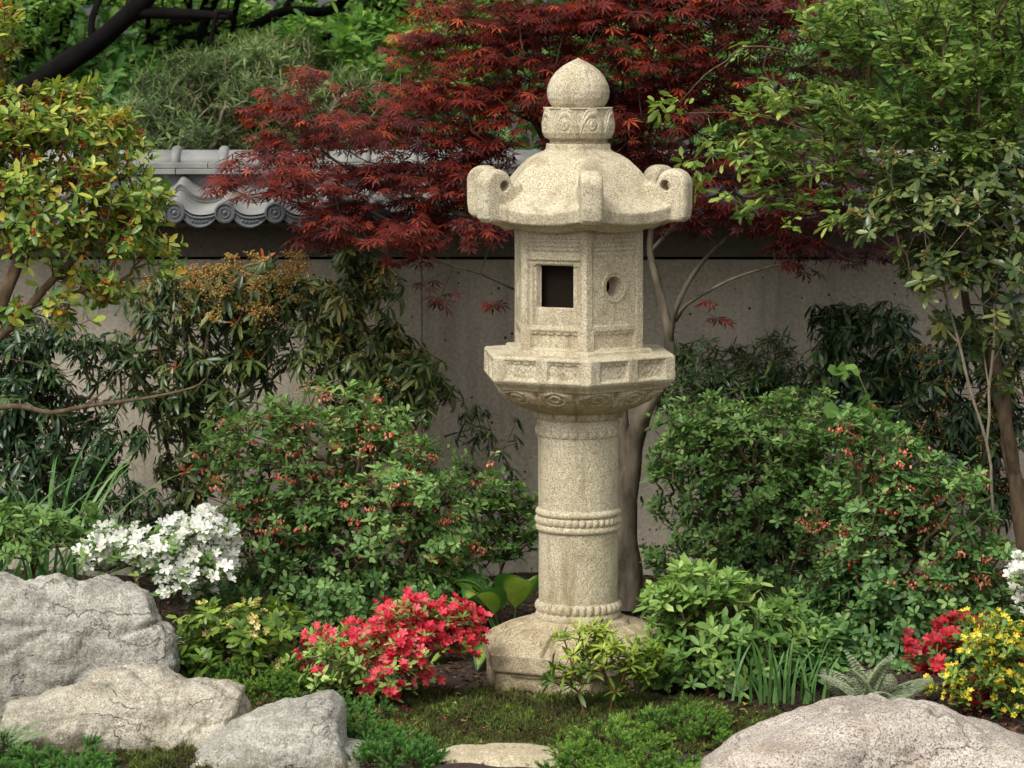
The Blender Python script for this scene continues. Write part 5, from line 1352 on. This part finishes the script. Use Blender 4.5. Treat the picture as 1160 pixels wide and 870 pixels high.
def fern(name, label, bx, D, n_, L, mat, azr=(-180, 180), elev=0.5):
    b = W(bx, 0, D); b[2] = float(gz(b[0], b[1])); root = empty(name, b, label, 'fern')
    for k in range(n_):
        az = R(azr[0] + (azr[1] - azr[0]) * (k + 0.5 + rng.normal(0, .2)) / n_); ln = L * rng.uniform(0.75, 1.1)
        out = np.array([math.sin(az), -math.cos(az), 0]); side = np.array([math.cos(az), math.sin(az), 0])
        nn = 26; t = np.linspace(0, 1, nn); th = elev * rng.uniform(0.8, 1.5) - 1.0 * t
        c = b + np.array([0, 0, 0.02]) + np.cumsum((np.cos(th)[:, None] * out + np.sin(th)[:, None] * np.array([0, 0, 1.0])) * ln / nn, 0)
        mb = MB()
        pin = ln * 0.26 * np.sin(np.pi * np.clip(t * 0.93 + 0.07, 0, 1)) ** 0.8
        for s in (-1, 1):
            d0 = side * s + out * 0.35
            scatter(mb, leaf_s(1, 0.16), c, np.tile(nrmz(d0), (nn, 1)) - [[0, 0, .1]], np.tile([[0, 0, 1.0]], (nn, 1)), pin, 0.45 + rng.normal(0, .1, nn))
            for m__ in range(9):          # pinnules along each pinna
                f = (m__ + 0.5) / 9
                P = c + nrmz(d0) * (pin * f)[:, None] - np.array([0, 0, 0.15]) * (pin * f)[:, None]
                for s2 in (-1, 1):
                    dd = np.tile(nrmz(d0 * 0.5 + out * s2), (nn, 1)) + rng.normal(0, .08, (nn, 3))
                    scatter(mb, LS, P, dd, np.tile([[0, 0, 1.0]], (nn, 1)) + rng.normal(0, .15, (nn, 3)), pin * 0.30 * (1.1 - f) + 0.002, 0.5 + rng.normal(0, .15, nn))
        for j in range(nn - 1):
            mb.add([c[j] - side * 0.0012, c[j] + side * 0.0012, c[j + 1] + side * 0.0012, c[j + 1] - side * 0.0012], quads=[(0, 1, 2, 3)], tint=0.2)
        mb.build('frond', mat, root)
fern('painted_fern', 'silvery painted fern behind the broad speckled boulder', 985, 10.55, 15, 0.27, LM['fern'], elev=1.15)
fern('pale_fern', 'pale fern in the bottom left corner beside the tan boulder', 2, 10.06, 11, 0.2, LM['fern'], elev=0.9)

# ------------------------------------------------------------------ creeping junipers
def juniper(label, lobes, D0, n_, mat, hgt=0.05, nl=0.011, seed=0, base=None):
    """lobes: (px, py, rpx, ry_m) -> foot ellipses on the ground; shoots radiate outwards and tip up"""
    foot = []
    for px, py, rpx, ry in lobes:
        # distance at which the ground shows at this pixel row
        Dd = F_PX * (CAM_H - hgt) / (py - 60.0)
        foot.append((W(px, py, Dd)[0], Dd, rpx * Dd / F_PX, ry))
    bx = np.mean([f[0] for f in foot]); by = np.mean([f[1] for f in foot])
    root = empty('creeping_juniper', (bx, by, float(gz(bx, by))), label, 'ground cover', 'creeping junipers between the stones')
    w = np.array([f[2] * f[3] for f in foot]); w /= w.sum()
    P, Dr = [], []
    SH = []
    PER = 16
    for f, k in zip(foot, rng.multinomial(n_ // PER, w)):
        a = rng.uniform(0, 2 * np.pi, k); r_ = np.sqrt(rng.random(k))
        x = f[0] + f[2] * r_ * np.cos(a); y = f[1] + f[3] * r_ * np.sin(a)
        z = gz(x, y) + hgt * (1 - r_ ** 3) * rng.uniform(0.2, 1.0, k) - 0.012
        lead = np.stack([np.cos(a) * 0.7, np.sin(a) * 0.5 - 0.3, np.full(k, 0.35)], 1) + rng.normal(0, 0.35, (k, 3)); lead = nrmz(lead)
        c = np.repeat(np.stack([x, y, z], 1), PER, 0); ld = np.repeat(lead, PER, 0)
        d = nrmz(rng.normal(0, 1, (k * PER, 3)) * [[1, 1, 0.8]] + ld * 0.9 + [[0, 0, 0.45]])
        P.append(c + d * rng.uniform(0.006, 0.020, (k * PER, 1)) + ld * rng.uniform(0, 0.05, (k * PER, 1))); Dr.append(d)
        SH.append(np.repeat(rng.normal(0, 0.12, k), PER))
    SH = np.concatenate(SH)
    P = np.concatenate(P); Dr = nrmz(np.concatenate(Dr))
    mb = MB(); st = MB(); k = len(P)
    sh = 0.38 + 0.12 * vnoise(P[:, 0], P[:, 1], 0, 9, 1) + SH
    ln = rng.uniform(0.022, 0.042, k)
    nd = needle(1, 0.34)
    side = nrmz(np.cross(Dr, [[0, 0, 1.0]]))
    nn = 9
    for j in range(nn):
        f = (j + 0.5) / nn
        c = P + Dr * (ln * f)[:, None]
        for s in range(3):
            ang = 2.1 * s + j * 1.1
            up_ = np.cross(side, Dr)
            d = Dr * 1.0 + side * math.cos(ang) * 0.95 + up_ * math.sin(ang) * 0.95
            scatter(mb, nd, c, d, rng.normal(0, 1, (k, 3)), nl * (1.1 - 0.45 * f) * rng.uniform(0.8, 1.3, k), sh + 0.6 * (f - 0.45) + rng.normal(0, 0.08, k))
    scatter(st, needle(1, 0.08), P - Dr * 0.03, Dr, rng.normal(0, 1, (k, 3)), ln + 0.03, 0.5)
    st.build('stems', M['bark_brown'], root)
    mb.build('foliage', mat, root)
juniper('spreading juniper mat between stepping stone and broad speckled boulder', [(690, 822, 55, 0.10), (770, 812, 55, 0.10), (715, 845, 70, 0.10), (810, 818, 35, 0.06), (740, 868, 60, 0.10), (650, 845, 35, .06)], 10.3, 3000, LM['juniper'], 0.085)
juniper('bright juniper mat between tan boulder and red azalea', [(290, 790, 45, 0.10), (240, 778, 50, 0.07), (330, 785, 30, 0.08), (205, 768, 25, 0.05)], 10.6, 1900, LM['juniper'], 0.06)
juniper('deep green juniper mat in the bottom left corner', [(60, 860, 60, 0.12), (90, 845, 30, 0.08), (20, 850, 40, .1)], 10.1, 1500, LM['juniper_blue'], 0.09)
juniper('loose juniper mat between the notched boulder and the stepping stone', [(420, 830, 40, 0.10), (450, 850, 40, 0.10), (405, 810, 30, .08)], 10.3, 1100, LM['juniper_blue'], 0.05)

# ------------------------------------------------------------------ moss, mulch, fallen leaves
def moss():
    n_ = 75000
    x = rng.uniform(-1.35, 1.0, n_); y = rng.uniform(9.9, 11.25, n_)
    m1 = vnoise(x, y, 0, 3.0, 1) * 0.5 + vnoise(x, y, 0, 9, 2) * 0.3
    inside = (((x + 0.1) / 0.85) ** 2 + ((y - 10.65) / 0.55) ** 2 < 1.0 + m1) | (((x + 0.9) / 0.6) ** 2 + ((y - 10.5) / 0.5) ** 2 < 1 + m1) | (((x - 0.75) / 0.35) ** 2 + ((y - 10.45) / 0.25) ** 2 < 1 + m1)
    x, y = x[inside], y[inside]; k = len(x)
    hump = 0.014 * vnoise(x, y, 0, 34, 5) + 0.022 * (0.5 + 0.5 * vnoise(x, y, 0, 16, 2)) + 0.03 * np.exp(-(((x - 0.0) / 0.4) ** 2 + ((y - 10.75) / 0.2) ** 2))
    P = np.stack([x, y, gz(x, y) + hump - 0.004], 1)
    br = 0.47 + 0.34 * vnoise(x, y, 0, 7, 6) + 0.25 * vnoise(x, y, 0, 30, 9) + rng.normal(0, 0.15, k)
    mb = MB()
    for j in range(4):
        d = rng.normal(0, 0.75, (k, 3)) + [[0, 0, 1.0]]
        scatter(mb, needle(1, 0.32), P + rng.normal(0, 0.004, P.shape), d, rng.normal(0, 1, (k, 3)), rng.uniform(0.007, 0.022, k), br + rng.normal(0, 0.1, k))
    o = mb.build('moss', LM['moss']); tag(o, 'cushion moss, green and brown, on the ground before the lantern', 'moss', kind='stuff')
    # the bed of the moss
moss()
def mulch():
    n_ = 26000
    x = rng.uniform(-2.4, 2.4, n_); y = rng.uniform(10.0, 13.7, n_)
    P = np.stack([x, y, gz(x, y) + rng.uniform(0.0, 0.012, n_)], 1)
    mb = MB()
    d = rng.normal(0, 1, (n_, 3)); d[:, 2] *= 0.3
    scatter(mb, LS, P, d, rng.normal(0, 0.4, (n_, 3)) + [[0, 0, 1]], rng.uniform(0.012, 0.035, n_), rng.random(n_) ** 1.5)
    o = mb.build('bark_mulch', LM['mulch']); tag(o, 'brown bark chips and dead leaves covering the bed', 'mulch', kind='stuff')
mulch()

# a few dropped leaves and petals
def fallen(label, px, py, tint, mat, size, ang):
    Dd = F_PX * (CAM_H - 0.03) / (py - 60.0)
    c = W(px, py, Dd); c[2] = float(gz(c[0], c[1])) + 0.032
    mb = MB(); v, t = leaf_t(1, 0.5, 0.2, 0.35, 0.5)
    scatter(mb, (v, t), c[None], np.array([[math.cos(ang), math.sin(ang), 0.25]]), np.array([[0.1, -0.4, 1.0]]), np.array([size]), tint)
    o = mb.build('fallen_leaf', LM[mat])
    co = np.concatenate(mb.v) - c; o.data.vertices.foreach_set('co', co.astype(np.float32).ravel()); o.location = tuple(c)
    tag(o, label, 'leaf')
fallen('cream fallen leaf on the moss left of the lantern foot, the left of two', 497, 802, 0.8, 'cream', 0.035, 0.6)
fallen('cream fallen leaf on the moss left of the lantern foot, the right of two', 517, 800, 0.9, 'cream', 0.032, 2.4)
fallen('yellow fallen leaf lying by the iris blades and the broad boulder', 843, 812, 0.5, 'yellow_fl', 0.045, 1.3)
fallen('small brown dead leaf on the mulch before the deep red azalea', 1040, 812, 0.4, 'amber', 0.04, 0.2)
def petals():
    k = 420
    x = np.concatenate([rng.normal(W(440, 0, 10.8)[0], 0.20, k // 2), rng.normal(W(180, 0, 11.5)[0], 0.2, k // 4), rng.normal(W(1090, 0, 10.8)[0], 0.15, k // 4)])
    y = np.concatenate([rng.normal(10.65, 0.13, k // 2), rng.normal(11.35, 0.12, k // 4), rng.normal(10.65, 0.1, k // 4)])
    mb = MB(); P = np.stack([x, y, gz(x, y) + 0.02 + rng.random(len(x)) * 0.02], 1)
    scatter(mb, LS, P, rng.normal(0, 1, (len(x), 3)) * [[1, 1, 0.3]], rng.normal(0, 0.4, (len(x), 3)) + [[0, 0, 1]], rng.uniform(0.006, 0.014, len(x)), rng.random(len(x)))
    o = mb.build('fallen_petals', LM['red_fl']); tag(o, 'loose crimson petals dropped on the ground below the azaleas', 'petals', kind='stuff')
petals()

def litter():
    k = 260
    x = rng.uniform(-1.0, 1.0, k); y = rng.uniform(10.1, 11.2, k)
    P = np.stack([x, y, gz(x, y) + 0.028 + rng.random(k) * 0.012], 1); mb = MB()
    scatter(mb, leaf_t(1, 0.4, 0.25, 0.3, 0.5), P, rng.normal(0, 1, (k, 3)) * [[1, 1, 0.25]], rng.normal(0, 0.5, (k, 3)) + [[0, 0, 1]], rng.uniform(0.010, 0.026, k), rng.random(k))
    o = mb.build('leaf_litter', LM['mulch_pale']); tag(o, 'brown bits of dead leaf scattered over the moss before the lantern', 'litter', kind='stuff')
LM['mulch_pale'] = leaf_mat('dead_leaf', [(84, 54, 34), (122, 84, 52), (158, 118, 76), (192, 158, 112)], 0.8, 0.1)
litter()
